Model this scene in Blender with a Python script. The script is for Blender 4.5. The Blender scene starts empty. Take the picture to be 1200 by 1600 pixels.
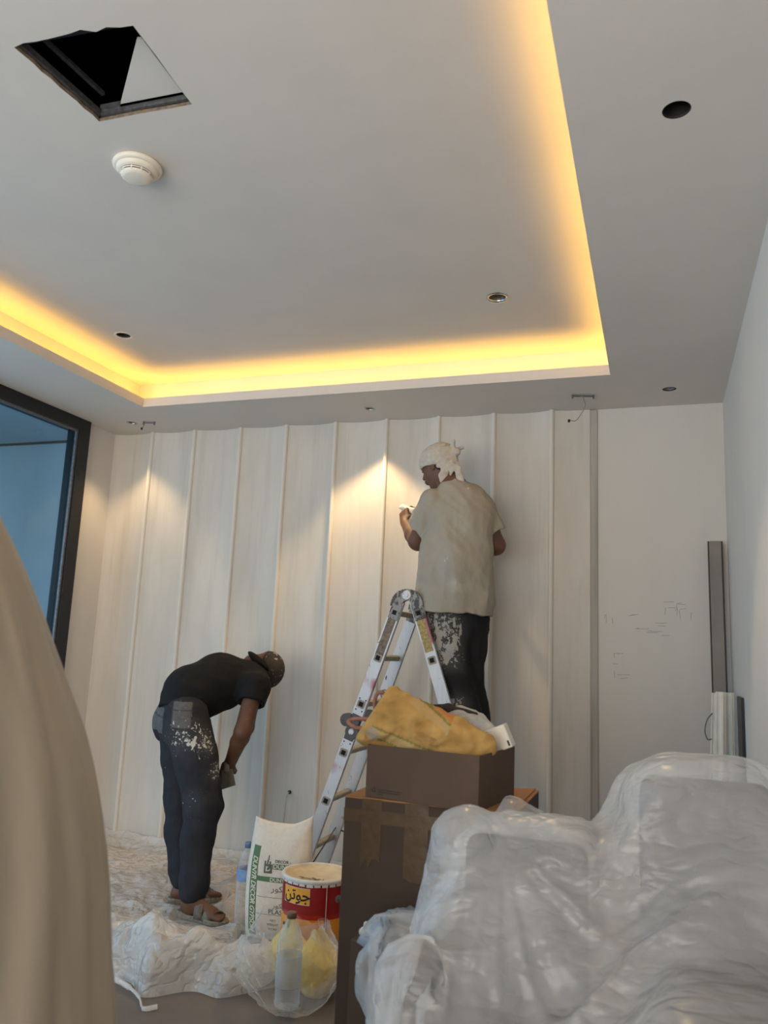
import bpy, bmesh, math, random
import numpy as np
from mathutils import Vector, Matrix, Euler, Quaternion
from mathutils.geometry import tessellate_polygon

sc = bpy.context.scene
COL = sc.collection
rng = np.random.default_rng(7)
random.seed(7)

# ------------------------------------------------------------------ camera
CAMP = np.array([0.0, 0.0, 1.33])
F, PP = 1240.0, np.array([600.0, 800.0])
_Y = np.array([430.0, 234.0, F]); _Y /= np.linalg.norm(_Y)
_h = np.array([1.0, 0.0437, 0.0]); _h /= np.linalg.norm(_h)
_Z = np.cross(_Y, _h); _Z /= np.linalg.norm(_Z)
if _Z[1] > 0: _Z = -_Z
_X = np.cross(_Y, _Z); _X /= np.linalg.norm(_X)
if _X[0] < 0: _X = -_X
R = np.stack([_X, _Y, _Z])
cam_d = bpy.data.cameras.new('camera'); cam = bpy.data.objects.new('camera', cam_d); COL.objects.link(cam)
cam.matrix_world = Matrix(((R[0,0], -R[0,1], -R[0,2], CAMP[0]), (R[1,0], -R[1,1], -R[1,2], CAMP[1]),
                           (R[2,0], -R[2,1], -R[2,2], CAMP[2]), (0, 0, 0, 1)))
cam_d.sensor_fit = 'VERTICAL'; cam_d.sensor_height = 24.0; cam_d.lens = F/1600*24.0
cam_d.clip_start = 0.05
cam_d.dof.use_dof = True; cam_d.dof.focus_distance = 3.6; cam_d.dof.aperture_fstop = 2.4
sc.camera = cam

def at(px, py, X=None, Y=None, Z=None):
    """a point of the room seen at a pixel of the photograph, at a known depth or height"""
    d = R @ np.array([(px-PP[0])/F, (py-PP[1])/F, 1.0])
    t = X/d[0] if X is not None else (Y/d[1] if Y is not None else (Z-CAMP[2])/d[2])
    return CAMP + d*t
def V(p): return Vector((float(p[0]), float(p[1]), float(p[2])))

# ------------------------------------------------------------------ world, lights, exposure
w = bpy.data.worlds.new('world'); sc.world = w; w.use_nodes = True
bg = w.node_tree.nodes['Background']
bg.inputs[0].default_value = (0.74, 0.86, 1.0, 1); bg.inputs[1].default_value = 1.1
sc.view_settings.view_transform = 'Standard'; sc.view_settings.look = 'None'
sc.view_settings.gamma = 1.0; sc.view_settings.use_curve_mapping = False
sc.view_settings.exposure = 0.24
sc.cycles.use_denoising = True
sc.cycles.max_bounces = 8; sc.cycles.diffuse_bounces = 5; sc.cycles.transparent_max_bounces = 24
sc.cycles.sample_clamp_indirect = 4.0

def area_light(name, loc, rot, sx, sy, power, color):
    d = bpy.data.lights.new(name, 'AREA'); d.shape = 'RECTANGLE'; d.size = sx; d.size_y = sy
    d.energy = power; d.color = color
    o = bpy.data.objects.new(name, d); COL.objects.link(o); o.location = loc; o.rotation_euler = rot
    return o
PI = math.pi
# daylight through the window wall behind the camera, and through the glazing on the left
area_light('rear_window_daylight', (-1.7, -2.38, 1.3), (PI/2+0.30, 0, 0), 3.4, 2.2, 132, (1.0, 0.915, 0.81))
area_light('left_window_daylight', (-4.5, 1.0, 1.5), (PI/2, 0, -PI/2), 4.2, 2.5, 92, (0.66, 0.83, 1.0))
def spot(name, loc, power, angle, blend, color, target=None, size=0.02):
    d = bpy.data.lights.new(name, 'SPOT'); d.energy = power; d.spot_size = math.radians(angle); d.spot_blend = blend
    d.color = color; d.shadow_soft_size = size
    o = bpy.data.objects.new(name, d); COL.objects.link(o); o.location = loc
    if target is not None:
        o.rotation_euler = (Vector(target)-Vector(loc)).to_track_quat('-Z', 'Y').to_euler()
    return o
WARM = (1.0, 0.70, 0.36)
spot('downlight_lamp', (-3.376, 4.375, 2.785), 20, 84, 0.6, WARM)
spot('downlight_lamp', (-1.655, 4.385, 2.785), 42, 86, 0.5, WARM)
spot('downlight_lamp', (-0.693, 3.46, 3.00), 42, 78, 0.3, WARM, (-0.5, 2.75, 0.9))

# ------------------------------------------------------------------ materials
MATS = {}
def lin(c): return tuple(((x/255)/12.92 if x/255 <= 0.04045 else ((x/255+0.055)/1.055)**2.4) for x in c)
class NT:
    def __init__(s, name):
        s.m = bpy.data.materials.new(name); s.m.use_nodes = True; s.t = s.m.node_tree
        s.t.nodes.clear(); s.out = s.n('ShaderNodeOutputMaterial')
        MATS[name] = s.m
    def n(s, t, **k):
        x = s.t.nodes.new(t)
        for a, b in k.items():
            if hasattr(x, a): setattr(x, a, b)
        return x
    def l(s, a, b): s.t.links.new(a, b)
    def coord(s, scale=(1,1,1), loc=(0,0,0), kind='Object'):
        tc = s.n('ShaderNodeTexCoord'); mp = s.n('ShaderNodeMapping')
        mp.inputs['Scale'].default_value = scale; mp.inputs['Location'].default_value = loc
        s.l(tc.outputs[kind], mp.inputs[0]); return mp.outputs[0]
    def noise(s, vec, scale, detail=4, rough=0.55, out='Fac'):
        x = s.n('ShaderNodeTexNoise'); x.inputs['Scale'].default_value = scale
        x.inputs['Detail'].default_value = detail; x.inputs['Roughness'].default_value = rough
        s.l(vec, x.inputs['Vector']); return x.outputs[out]
    def ramp(s, fac, stops, interp='LINEAR'):
        x = s.n('ShaderNodeValToRGB'); x.color_ramp.interpolation = interp
        e = x.color_ramp.elements
        while len(e) < len(stops): e.new(0.5)
        for el, (p, c) in zip(e, stops):
            el.position = p; el.color = (*c, 1) if len(c) == 3 else c
        s.l(fac, x.inputs[0]); return x.outputs[0]
    def mix(s, fac, a, b, mode='MIX'):
        x = s.n('ShaderNodeMix', data_type='RGBA', blend_type=mode)
        for sock, v in ((x.inputs[0], fac), (x.inputs[6], a), (x.inputs[7], b)):
            if isinstance(v, bpy.types.NodeSocket): s.l(v, sock)
            elif isinstance(v, (int, float)): sock.default_value = v
            else: sock.default_value = (*v, 1) if len(v) == 3 else v
        return x.outputs[2]
    def math(s, op, a, b=0.0):
        x = s.n('ShaderNodeMath', operation=op)
        for sock, v in ((x.inputs[0], a), (x.inputs[1], b)):
            if isinstance(v, bpy.types.NodeSocket): s.l(v, sock)
            else: sock.default_value = v
        return x.outputs[0]
    def bump(s, h, strength=0.3, dist=0.01):
        x = s.n('ShaderNodeBump'); x.inputs['Strength'].default_value = strength
        x.inputs['Distance'].default_value = dist; s.l(h, x.inputs['Height']); return x.outputs[0]
    def bsdf(s, color, rough=0.6, metal=0.0, normal=None, spec=0.5, **k):
        x = s.n('ShaderNodeBsdfPrincipled')
        if isinstance(color, bpy.types.NodeSocket): s.l(color, x.inputs['Base Color'])
        else: x.inputs['Base Color'].default_value = (*color, 1)
        if isinstance(rough, bpy.types.NodeSocket): s.l(rough, x.inputs['Roughness'])
        else: x.inputs['Roughness'].default_value = rough
        x.inputs['Metallic'].default_value = metal; x.inputs['Specular IOR Level'].default_value = spec
        for a, b in k.items(): x.inputs[a].default_value = b
        if normal is not None: s.l(normal, x.inputs['Normal'])
        return x.outputs[0]
    def end(s, sh): s.l(sh, s.out.inputs[0]); return s.m

def simple(name, rgb, rough=0.6, metal=0.0, var=0.12, scale=30, bump=0.0, spec=0.4):
    t = NT(name); c = lin(rgb); co = t.coord()
    f = t.noise(co, scale, 4)
    dark = tuple(x*(1-var) for x in c); lite = tuple(min(1, x*(1+var)) for x in c)
    col = t.ramp(f, [(0.3, dark), (0.7, lite)])
    nrm = t.bump(f, bump, 0.003) if bump else None
    return t.end(t.bsdf(col, rough, metal, nrm, spec))

def mat_wall(name, base, patch, dust, streak=1.0):
    t = NT(name)
    co = t.coord((1, 1, 0.28)); co2 = t.coord((1, 1, 1))
    a = t.noise(co, 2.3, 6, 0.62); b = t.noise(t.coord((1.0, 1.0, 0.06)), 14, 5, 0.6); c = t.noise(co2, 60, 4)
    col = t.mix(t.ramp(a, [(0.42, (0,0,0)), (0.62, (1,1,1))]), lin(base), lin(patch))
    col = t.mix(t.ramp(b, [(0.5, (0,0,0)), (0.72, (0.55*streak,)*3)]), col, lin(dust))
    nrm = t.bump(t.mix(0.5, b, c), 0.12, 0.004)
    return t.end(t.bsdf(col, 0.75, 0, nrm, 0.25))
M_PANEL = mat_wall('skimmed_panel_plaster', (207,200,190), (196,189,179), (178,171,160), 0.9)
M_FLATW = mat_wall('flat_wall_plaster', (205,199,191), (202,196,187), (197,191,182), 0.3)
M_RWALL = mat_wall('side_wall_paint', (214,208,201), (210,205,198), (205,200,194), 0.2)
M_RIB = mat_wall('batten_plaster', (213,206,195), (205,199,188), (196,189,178), 0.5)
M_JOINT = mat_wall('joint_compound_grey', (162,156,146), (178,171,161), (140,135,127), 1.0)
M_CEIL = mat_wall('ceiling_paint', (210,204,197), (207,201,194), (204,198,191), 0.2)
def mk_floor():
    t = NT('concrete_floor'); co = t.coord()
    a = t.noise(co, 3, 6, 0.6); b = t.noise(co, 70, 4)
    col = t.mix(a, lin((88,80,76)), lin((124,115,109)))
    return t.end(t.bsdf(col, 0.55, 0, t.bump(b, 0.2, 0.002), 0.4))
M_FLOOR = mk_floor()
M_BLACK = simple('black_aluminium', (26,26,29), 0.4, 0.0, 0.1)
M_VOID = simple('void_shade_dark_steel', (22,22,26), 0.9, 0, 0.2)
M_CANIN = simple('downlight_dark_inside', (30,27,25), 0.6, 0, 0.3)
M_WHITEP = simple('white_plastic', (222,216,203), 0.45, 0, 0.03)
M_CHROME = simple('chrome', (205,205,205), 0.2, 1.0, 0.05)
M_STEEL = simple('galvanised_steel', (120,120,122), 0.45, 0.8, 0.3, 60)
M_EXT = simple('blue_grey_outside_paint', (190,198,204), 0.8, 0, 0.05, 3)
M_GREYPL = simple('grey_trim_metal', (128,122,114), 0.6, 0.0, 0.08, 8)
M_DARKED = simple('dark_trim_edge', (60,52,46), 0.6, 0.0, 0.08)
M_PAINTW = simple('white_painted_wood', (218,212,200), 0.6, 0.0, 0.07, 14)
def mk_glass():
    t = NT('tinted_window_glass')
    tr = t.n('ShaderNodeBsdfTransparent'); tr.inputs[0].default_value = (0.58, 0.73, 0.80, 1)
    gl = t.n('ShaderNodeBsdfGlossy'); gl.inputs['Roughness'].default_value = 0.03
    fr = t.n('ShaderNodeLayerWeight'); fr.inputs[0].default_value = 0.5
    mx = t.n('ShaderNodeMixShader'); t.l(t.math('ADD', t.math('MULTIPLY', t.math('POWER', fr.outputs['Facing'], 4.0), .6), .05), mx.inputs[0]); t.l(tr.outputs[0], mx.inputs[1]); t.l(gl.outputs[0], mx.inputs[2])
    return t.end(mx.outputs[0])
M_GLASS = mk_glass()
def emit(name, rgb, s):
    t = NT(name); e = t.n('ShaderNodeEmission'); e.inputs[0].default_value = (*rgb, 1); e.inputs[1].default_value = s
    return t.end(e.outputs[0])
M_LED = emit('led_strip_light', (1.0, 0.56, 0.095), 15.5)
M_LAMP = emit('lamp_glow', (1.0, 0.78, 0.5), 14)
def mk_film(name, tint, opacity, rough=0.3, crinkle=0.5, cs=30, transl=0.5, streaks=0.0, gloss=0.5, dist=0.01, an=(1, .8, 1.1)):
    """thin polythene: part see-through, part milky, glossy with crinkles"""
    t = NT(name); co = t.coord()
    h = None
    for sc_, wt, off in ((cs*.22, 1.0, 0), (cs*.5, .55, 5), (cs*1.3, .28, 9)):
        n_ = t.noise(t.coord(an, (off, off*2, off)), sc_, 2, .45)
        c_ = t.math('MULTIPLY', t.math('MINIMUM', t.math('MULTIPLY', t.math('ABSOLUTE', t.math('SUBTRACT', n_, .5)), 7.0), .6), wt)
        h = c_ if h is None else t.math('ADD', h, c_)
    nrm = t.bump(h, crinkle, dist)
    p = t.bsdf(tint, rough, 0, nrm, gloss)
    tl = t.n('ShaderNodeBsdfTranslucent'); tl.inputs[0].default_value = (*tint, 1); t.l(nrm, tl.inputs['Normal'])
    m1 = t.n('ShaderNodeMixShader'); m1.inputs[0].default_value = transl; t.l(p, m1.inputs[1]); t.l(tl.outputs[0], m1.inputs[2])
    tr = t.n('ShaderNodeBsdfTransparent')
    lw = t.n('ShaderNodeLayerWeight'); lw.inputs[0].default_value = 0.35
    op = t.math('ADD', opacity, t.math('MULTIPLY', t.math('POWER', lw.outputs['Facing'], 2.0), 0.6*(1-opacity)))
    op = t.math('ADD', op, t.math('MULTIPLY', t.math('SUBTRACT', t.noise(co, 4, 3), 0.5), 0.35))
    op = t.math('MINIMUM', op, 1.0); op = t.math('MAXIMUM', op, 0.0)
    m2 = t.n('ShaderNodeMixShader'); t.l(op, m2.inputs[0]); t.l(tr.outputs[0], m2.inputs[1]); t.l(m1.outputs[0], m2.inputs[2])
    return t.end(m2.outputs[0])

# ------------------------------------------------------------------ object helpers
def tag(o, label=None, cat=None, group=None, kind=None):
    if label: o['label'] = label
    if cat: o['category'] = cat
    if group: o['group'] = group
    if kind: o['kind'] = kind
    return o
def put(name, me, parent=None, mat=None, smooth=False):
    if mat is not None:
        for m in (mat if isinstance(mat, (list, tuple)) else [mat]): me.materials.append(m)
    if smooth:
        me.polygons.foreach_set('use_smooth', [True]*len(me.polygons))
    o = bpy.data.objects.new(name, me); COL.objects.link(o)
    if parent is not None: o.parent = parent
    return o
def empty(name, loc=(0,0,0), rot=(0,0,0)):
    o = bpy.data.objects.new(name, None); COL.objects.link(o); o.empty_display_size = 0.1
    o.location = loc; o.rotation_euler = rot; return o
def pydata(vs, fs):
    me = bpy.data.meshes.new('m'); me.from_pydata([tuple(map(float, v)) for v in vs], [], fs); me.update(); return me
def nparr(vs, quads):
    me = bpy.data.meshes.new('m'); n, q = len(vs), len(quads)
    me.vertices.add(n); me.vertices.foreach_set('co', np.asarray(vs, dtype=np.float32).ravel())
    me.loops.add(q*4); me.loops.foreach_set('vertex_index', np.asarray(quads, dtype=np.int32).ravel())
    me.polygons.add(q); me.polygons.foreach_set('loop_start', np.arange(0, q*4, 4, dtype=np.int32))
    me.update(calc_edges=True); me.validate(); return me
def fromverts(bm):
    me = bpy.data.meshes.new('m'); bm.normal_update(); bm.to_mesh(me); bm.free(); return me
def box_bm(bm, lo, hi, bevel=0.0, M=None, seg=1):
    lo, hi = Vector(lo), Vector(hi)
    r = bmesh.ops.create_cube(bm, size=1.0)
    vs = r['verts']
    for v in vs:
        v.co = Vector((lo[i] + (v.co[i]+0.5)*(hi[i]-lo[i]) for i in range(3)))
    if bevel:
        es = list({e for v in vs for e in v.link_edges})
        rb = bmesh.ops.bevel(bm, geom=es, offset=bevel, segments=seg, affect='EDGES', profile=0.5)
        vs = list(rb['verts']) if rb['verts'] else vs
        if M is not None:
            allv = set(vs)
            for v in allv: v.co = M @ v.co
    elif M is not None:
        for v in vs: v.co = M @ v.co
    return bm
def box(name, lo, hi, mat, parent=None, bevel=0.0, M=None, seg=1):
    bm = bmesh.new(); box_bm(bm, lo, hi, bevel, M, seg); return put(name, fromverts(bm), parent, mat)
def frame_of(d, up=(0,0,1)):
    d = Vector(d).normalized(); u = Vector(up)
    if abs(d.dot(u)) > 0.98: u = Vector((0,1,0))
    x = u.cross(d).normalized(); y = d.cross(x).normalized(); return x, y, d
def tube_me(pts, rad, n=10, ry=None, cap=True, up=(0,0,1)):
    """tube along points; rad scalar or list"""
    pts = [Vector(p) for p in pts]; N = len(pts)
    rads = rad if isinstance(rad, (list, tuple, np.ndarray)) else [rad]*N
    vs, fs = [], []
    px = None
    for i, p in enumerate(pts):
        d = (pts[min(i+1, N-1)]-pts[max(i-1, 0)]).normalized()
        if px is None: x, y, _ = frame_of(d, up)
        else:
            x = (px - d*px.dot(d)).normalized(); y = d.cross(x)
        px = x
        for k in range(n):
            a = 2*PI*k/n
            vs.append(p + x*math.cos(a)*rads[i] + y*math.sin(a)*(ry if ry else rads[i]))
    for i in range(N-1):
        for k in range(n):
            fs.append((i*n+k, i*n+(k+1) % n, (i+1)*n+(k+1) % n, (i+1)*n+k))
    if cap:
        fs.append(tuple(range(n))[::-1]); fs.append(tuple((N-1)*n+k for k in range(n)))
    return pydata(vs, fs)
def tube(name, pts, rad, mat, parent=None, n=10, smooth=True, **k):
    return put(name, tube_me(pts, rad, n, **k), parent, mat, smooth)
def lathe_me(prof, n=40, close=False):
    """profile of (r, z)"""
    vs, fs = [], []
    for r, z in prof:
        for k in range(n):
            a = 2*PI*k/n; vs.append((r*math.cos(a), r*math.sin(a), z))
    m = len(prof)
    for i in range(m-1):
        for k in range(n):
            fs.append((i*n+k, i*n+(k+1) % n, (i+1)*n+(k+1) % n, (i+1)*n+k))
    return pydata(vs, fs)
def smooth_pts(pts, n=8):
    P = [np.array(p, float) for p in pts]; P = [2*P[0]-P[1]]+P+[2*P[-1]-P[-2]]; out = []
    for i in range(1, len(P)-2):
        for k in range(n):
            t = k/n; a, b, c, d = P[i-1:i+3]
            out.append(0.5*((2*b)+(-a+c)*t+(2*a-5*b+4*c-d)*t*t+(-a+3*b-3*c+d)*t**3))
    out.append(P[-2]); return out

# ------------------------------------------------------------------ noise + signed-distance modelling
_PERM = np.random.default_rng(3).permutation(256); _PERM = np.concatenate([_PERM, _PERM, _PERM])
_G = np.random.default_rng(4).normal(size=(256, 3)); _G /= np.linalg.norm(_G, axis=1)[:, None]
def pnoise(x, y, z=0.0):
    x, y, z = np.broadcast_arrays(np.asarray(x, float), y, z)
    xi, yi, zi = np.floor(x).astype(int), np.floor(y).astype(int), np.floor(z).astype(int)
    xf, yf, zf = x-xi, y-yi, z-zi
    u, v, w_ = (t*t*t*(t*(t*6-15)+10) for t in (xf, yf, zf))
    def g(a, b, c):
        h = _PERM[_PERM[_PERM[(xi+a) & 255]+((yi+b) & 255)]+((zi+c) & 255)]
        gg = _G[h]; return gg[..., 0]*(xf-a)+gg[..., 1]*(yf-b)+gg[..., 2]*(zf-c)
    l = lambda a, b, t: a+(b-a)*t
    return l(l(l(g(0,0,0), g(1,0,0), u), l(g(0,1,0), g(1,1,0), u), v),
             l(l(g(0,0,1), g(1,0,1), u), l(g(0,1,1), g(1,1,1), u), v), w_)
def fbm(x, y, z=0.0, o=3):
    s = 0; a = 1.0
    for i in range(o):
        s = s + a*pnoise(x*2**i, y*2**i, z*2**i+i*7.3); a *= 0.5
    return s
def ridged(x, y, z=0.0, o=3):
    s = 0; a = 1.0
    for i in range(o):
        s = s + a*(1-2.2*np.abs(pnoise(x*2**i, y*2**i, z*2**i+i*3.7))); a *= 0.5
    return s
def sstep(a, b, x):
    t = np.clip((x-a)/(b-a), 0, 1); return t*t*(3-2*t)

class SDF:
    def __init__(s, lo, hi, h):
        s.lo = np.array(lo, float); s.h = h
        s.n = np.ceil((np.array(hi)-s.lo)/h).astype(int)+1
        s.d = np.full(s.n, 0.3, np.float32)
    def _sub(s, lo, hi, pad):
        a = np.clip(np.floor((np.minimum(lo, hi)-pad-s.lo)/s.h).astype(int), 0, s.n-1)
        b = np.clip(np.ceil((np.maximum(lo, hi)+pad-s.lo)/s.h).astype(int)+1, 1, s.n)
        b = np.maximum(b, a+1)
        sl = tuple(slice(i, j) for i, j in zip(a, b))
        g = np.meshgrid(*[s.lo[k]+s.h*np.arange(a[k], b[k]) for k in range(3)], indexing='ij')
        return sl, np.stack(g, -1)
    def merge(s, sl, d, k, op='u'):
        c = s.d[sl]
        if op == 'u':
            if k > 0:
                hh = np.clip(0.5+0.5*(c-d)/k, 0, 1); r = c*(1-hh)+d*hh-k*hh*(1-hh)
            else: r = np.minimum(c, d)
        else:
            if k > 0:
                d = -d; hh = np.clip(0.5-0.5*(c-d)/k, 0, 1); r = c*(1-hh)+d*hh+k*hh*(1-hh)
            else: r = np.maximum(c, -d)
        s.d[sl] = r.astype(np.float32)
    def cone(s, a, b, ra, rb, k=0.02, op='u', flat=None, fr=1.0):
        """tapered capsule; flat = direction squashed by fr"""
        a, b = np.array(a, float), np.array(b, float); R_ = max(ra, rb)/min(fr, 1)+k+0.02
        sl, P = s._sub(np.minimum(a, b), np.maximum(a, b), R_)
        ab = b-a; L = ab@ab+1e-12
        t = np.clip(((P-a)@ab)/L, 0, 1)
        q = P-a-t[..., None]*ab
        if flat is not None:
            f = np.array(flat, float); f /= np.linalg.norm(f)
            q = q+((q@f)*(1/fr-1))[..., None]*f
        d = np.linalg.norm(q, axis=-1)-(ra+(rb-ra)*t)
        if flat is not None and fr < 1: d = d*np.sqrt(fr)
        s.merge(sl, d, k, op)
    def chain(s, pts, rads, k=0.02, **kw):
        for i in range(len(pts)-1): s.cone(pts[i], pts[i+1], rads[i], rads[i+1], k, **kw)
    def ell(s, c, r, axes=None, k=0.02, op='u'):
        c = np.array(c, float); r = np.array(r, float); A = np.eye(3) if axes is None else np.array(axes, float)
        A = A/np.linalg.norm(A, axis=1)[:, None]
        m = r.max()+k+0.02
        sl, P = s._sub(c-m, c+m, 0)
        q = (P-c)@A.T
        k0 = np.linalg.norm(q/r, axis=-1); k1 = np.linalg.norm(q/(r*r), axis=-1)+1e-9
        s.merge(sl, k0*(k0-1)/k1, k, op)
    def rbox(s, c, half, axes=None, rr=0.005, k=0.0, op='u'):
        c = np.array(c, float); hf = np.array(half, float)-rr; A = np.eye(3) if axes is None else np.array(axes, float)
        A = A/np.linalg.norm(A, axis=1)[:, None]
        m = np.linalg.norm(half)+k+0.01
        sl, P = s._sub(c-m, c+m, 0)
        q = np.abs((P-c)@A.T)-hf
        d = np.linalg.norm(np.maximum(q, 0), axis=-1)+np.minimum(q.max(-1), 0)-rr
        s.merge(sl, d, k, op)
    def disp(s, fn):
        """add a displacement near the surface"""
        m = np.abs(s.d) < 0.05
        idx = np.argwhere(m); P = s.lo+idx*s.h
        s.d[m] += fn(P).astype(np.float32)
    def cut_half(s, p, n, k=0.0):
        """remove the side n points to"""
        n = np.array(n, float); n /= np.linalg.norm(n)
        g = [s.lo[i]+s.h*np.arange(s.n[i]) for i in range(3)]
        d = (g[0][:, None, None]-p[0])*n[0]+(g[1][None, :, None]-p[1])*n[1]+(g[2][None, None, :]-p[2])*n[2]
        s.d = np.maximum(s.d, d).astype(np.float32)
    def mesh(s, relax=1):
        """naive surface nets"""
        d = s.d; d[0], d[-1] = 0.1, 0.1; d[:, 0], d[:, -1] = 0.1, 0.1; d[:, :, 0], d[:, :, -1] = 0.1, 0.1
        ins = d < 0
        nx, ny, nz = d.shape
        c = np.zeros((nx-1, ny-1, nz-1), np.int8)
        for i in (0, 1):
            for j in (0, 1):
                for k in (0, 1): c += ins[i:nx-1+i, j:ny-1+j, k:nz-1+k]
        cells = np.argwhere((c > 0) & (c < 8))
        idm = -np.ones(c.shape, np.int64); idm[tuple(cells.T)] = np.arange(len(cells))
        acc = np.zeros((len(cells), 3)); cnt = np.zeros(len(cells))
        corners = np.array([(i, j, k) for i in (0, 1) for j in (0, 1) for k in (0, 1)])
        for a in range(8):
            for b in range(a+1, 8):
                if np.abs(corners[a]-corners[b]).sum() != 1: continue
                pa, pb = cells+corners[a], cells+corners[b]
                va, vb = d[tuple(pa.T)], d[tuple(pb.T)]
                m = (va < 0) != (vb < 0)
                t = (va[m]/(va[m]-vb[m]))[:, None]
                acc[m] += pa[m]+(pb[m]-pa[m])*t; cnt[m] += 1
        vs = s.lo+s.h*acc/cnt[:, None]
        quads = []
        for ax in range(3):
            sh = [slice(1, -1)]*3; sh[ax] = slice(0, -1)
            a_ = ins[tuple(sh)]
            sh2 = [slice(1, -1)]*3; sh2[ax] = slice(1, None)
            b_ = ins[tuple(sh2)]
            e = np.argwhere(a_ != b_); fl = a_[tuple(e.T)]
            base = e.copy()
            o = [k for k in range(3) if k != ax]
            for k in o: base[:, k] += 1
            q = []
            for (u, v_) in ((0, 0), (1, 0), (1, 1), (0, 1)):
                p = base.copy(); p[:, o[0]] -= 1-u; p[:, o[1]] -= 1-v_
                q.append(idm[tuple(p.T)])
            q = np.stack(q, 1)
            if ax == 1: fl = ~fl
            q[~fl] = q[~fl][:, ::-1]
            quads.append(q)
        quads = np.concatenate(quads); quads = quads[(quads >= 0).all(1)]
        for _ in range(relax):
            s1 = np.zeros_like(vs); n1 = np.zeros(len(vs))
            for i in range(4):
                for j in (1, 3):
                    np.add.at(s1, quads[:, i], vs[quads[:, (i+j) % 4]]); np.add.at(n1, quads[:, i], 1)
            vs = vs*0.5+0.5*s1/np.maximum(n1, 1)[:, None]
        return nparr(vs, quads)
    def obj(s, name, mat, parent=None, relax=1):
        return put(name, s.mesh(relax), parent, mat, True)

def color_attr(o, fn):
    """paint printed colour onto a mesh: fn(points Nx3)->Nx3 linear"""
    me = o.data; n = len(me.vertices); co = np.empty(n*3, np.float32); me.vertices.foreach_get('co', co)
    c = fn(co.reshape(-1, 3)); a = me.color_attributes.new('print', 'FLOAT_COLOR', 'POINT')
    a.data.foreach_set('color', np.concatenate([c, np.ones((n, 1))], 1).astype(np.float32).ravel())

def text_me(txt, size, extr=0.0003, align='CENTER', shear=0.0, bold=0.0, space=1.0):
    cu = bpy.data.curves.new('t', 'FONT'); cu.body = txt; cu.size = size; cu.extrude = extr
    cu.align_x = align; cu.align_y = 'CENTER'; cu.shear = shear; cu.offset = bold; cu.space_character = space; cu.resolution_u = 3
    o = bpy.data.objects.new('t', cu); COL.objects.link(o)
    dg = bpy.context.evaluated_depsgraph_get()
    me = bpy.data.meshes.new_from_object(o.evaluated_get(dg)); bpy.data.objects.remove(o); me.materials.clear(); return me
def warp(me, fn):
    n = len(me.vertices); co = np.empty(n*3, np.float32); me.vertices.foreach_get('co', co)
    me.vertices.foreach_set('co', np.asarray(fn(co.reshape(-1, 3).astype(float)), np.float32).ravel()); me.update(); return me
def subdiv_me(me, cuts=3):
    bm = bmesh.new(); bm.from_mesh(me); bmesh.ops.subdivide_edges(bm, edges=bm.edges[:], cuts=cuts, use_grid_fill=True); bm.to_mesh(me); bm.free(); return me
# ================================================================== THE SETTING
H, HU = 2.78, 2.98
XL, XR, YB, YR = -3.70, 0.36, 4.66, -2.45
def slab_with_holes(name, outer, holes, z0, z1, mat, kind_label, parent=None):
    """horizontal board, bottom at z0, with cut-outs and their edges"""
    loops = [[Vector((x, y, 0)) for x, y in outer]]+[[Vector((x, y, 0)) for x, y in h] for h in holes]
    tris = tessellate_polygon(loops); flat = [v for l in loops for v in l]; n = len(flat)
    vs = [(v.x, v.y, z0) for v in flat]+[(v.x, v.y, z1) for v in flat]
    fs = [tuple(t) for t in tris]+[tuple(i+n for i in t[::-1]) for t in tris]
    k = 0
    for l in loops:
        m = len(l)
        for i in range(m): fs.append((k+i, k+(i+1) % m, n+k+(i+1) % m, n+k+i))
        k += m
    me = pydata(vs, fs); bm = bmesh.new(); bm.from_mesh(me); bmesh.ops.recalc_face_normals(bm, faces=bm.faces[:]); bm.to_mesh(me); bm.free()
    return put(name, me, parent, mat)
def circ(cx, cy, r, n=24): return [(cx+r*math.cos(2*PI*i/n), cy+r*math.sin(2*PI*i/n)) for i in range(n)]
def ptz(px, py, z): p = at(px, py, Z=z); return (p[0], p[1])

ox0, ox1, oy0, oy1 = -3.07, -0.217, -1.6, 4.07          # opening of the tray ceiling
tx0, tx1, ty0, ty1 = ox0-0.15, ox1+0.15, oy0-0.15, oy1+0.15
low_holes = {'big': (0.066, 2.032, 0.037), 'corner': (0.074, 4.362, 0.036), 'mid': (-1.655, 4.385, 0.032), 'left': (-3.376, 4.375, 0.032)}
up_holes = {'lit': (-0.693, 3.46, 0.046), 'dark': (-2.775, 3.447, 0.038)}
soffit = slab_with_holes('ceiling', [(XL-0.05, YR), (XR+0.05, YR), (XR+0.05, YB+0.1), (XL-0.05, YB+0.1)],
    [[(ox0, oy0), (ox1, oy0), (ox1, oy1), (ox0, oy1)]]+[circ(*v) for v in low_holes.values()], H, H+0.012, M_CEIL, '')
tag(soffit, kind='structure')
# lip and trough walls of the light cove
def ring_wall(name, a, b, z0, z1, mat, parent):
    (x0, y0, x1, y1), (X0, Y0, X1, Y1) = a, b
    vs = []
    for z in (z0, z1):
        for r in (a, b):
            vs += [(r[0], r[1], z), (r[2], r[1], z), (r[2], r[3], z), (r[0], r[3], z)]
    fs = []
    for i in range(4):
        j = (i+1) % 4
        fs += [(i, j, 8+j, 8+i), (4+i, 12+i, 12+j, 4+j), (i, 4+i, 4+j, j), (8+i, 8+j, 12+j, 12+i)]
    me = pydata(vs, fs); bm = bmesh.new(); bm.from_mesh(me); bmesh.ops.recalc_face_normals(bm, faces=bm.faces[:]); bm.to_mesh(me); bm.free()
    return put(name, me, parent, mat)
lip = ring_wall('cove_lip', (ox0, oy0, ox1, oy1), (ox0-0.012, oy0-0.012, ox1+0.012, oy1+0.012), H+0.0121, H+0.056, M_CEIL, soffit)
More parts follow.
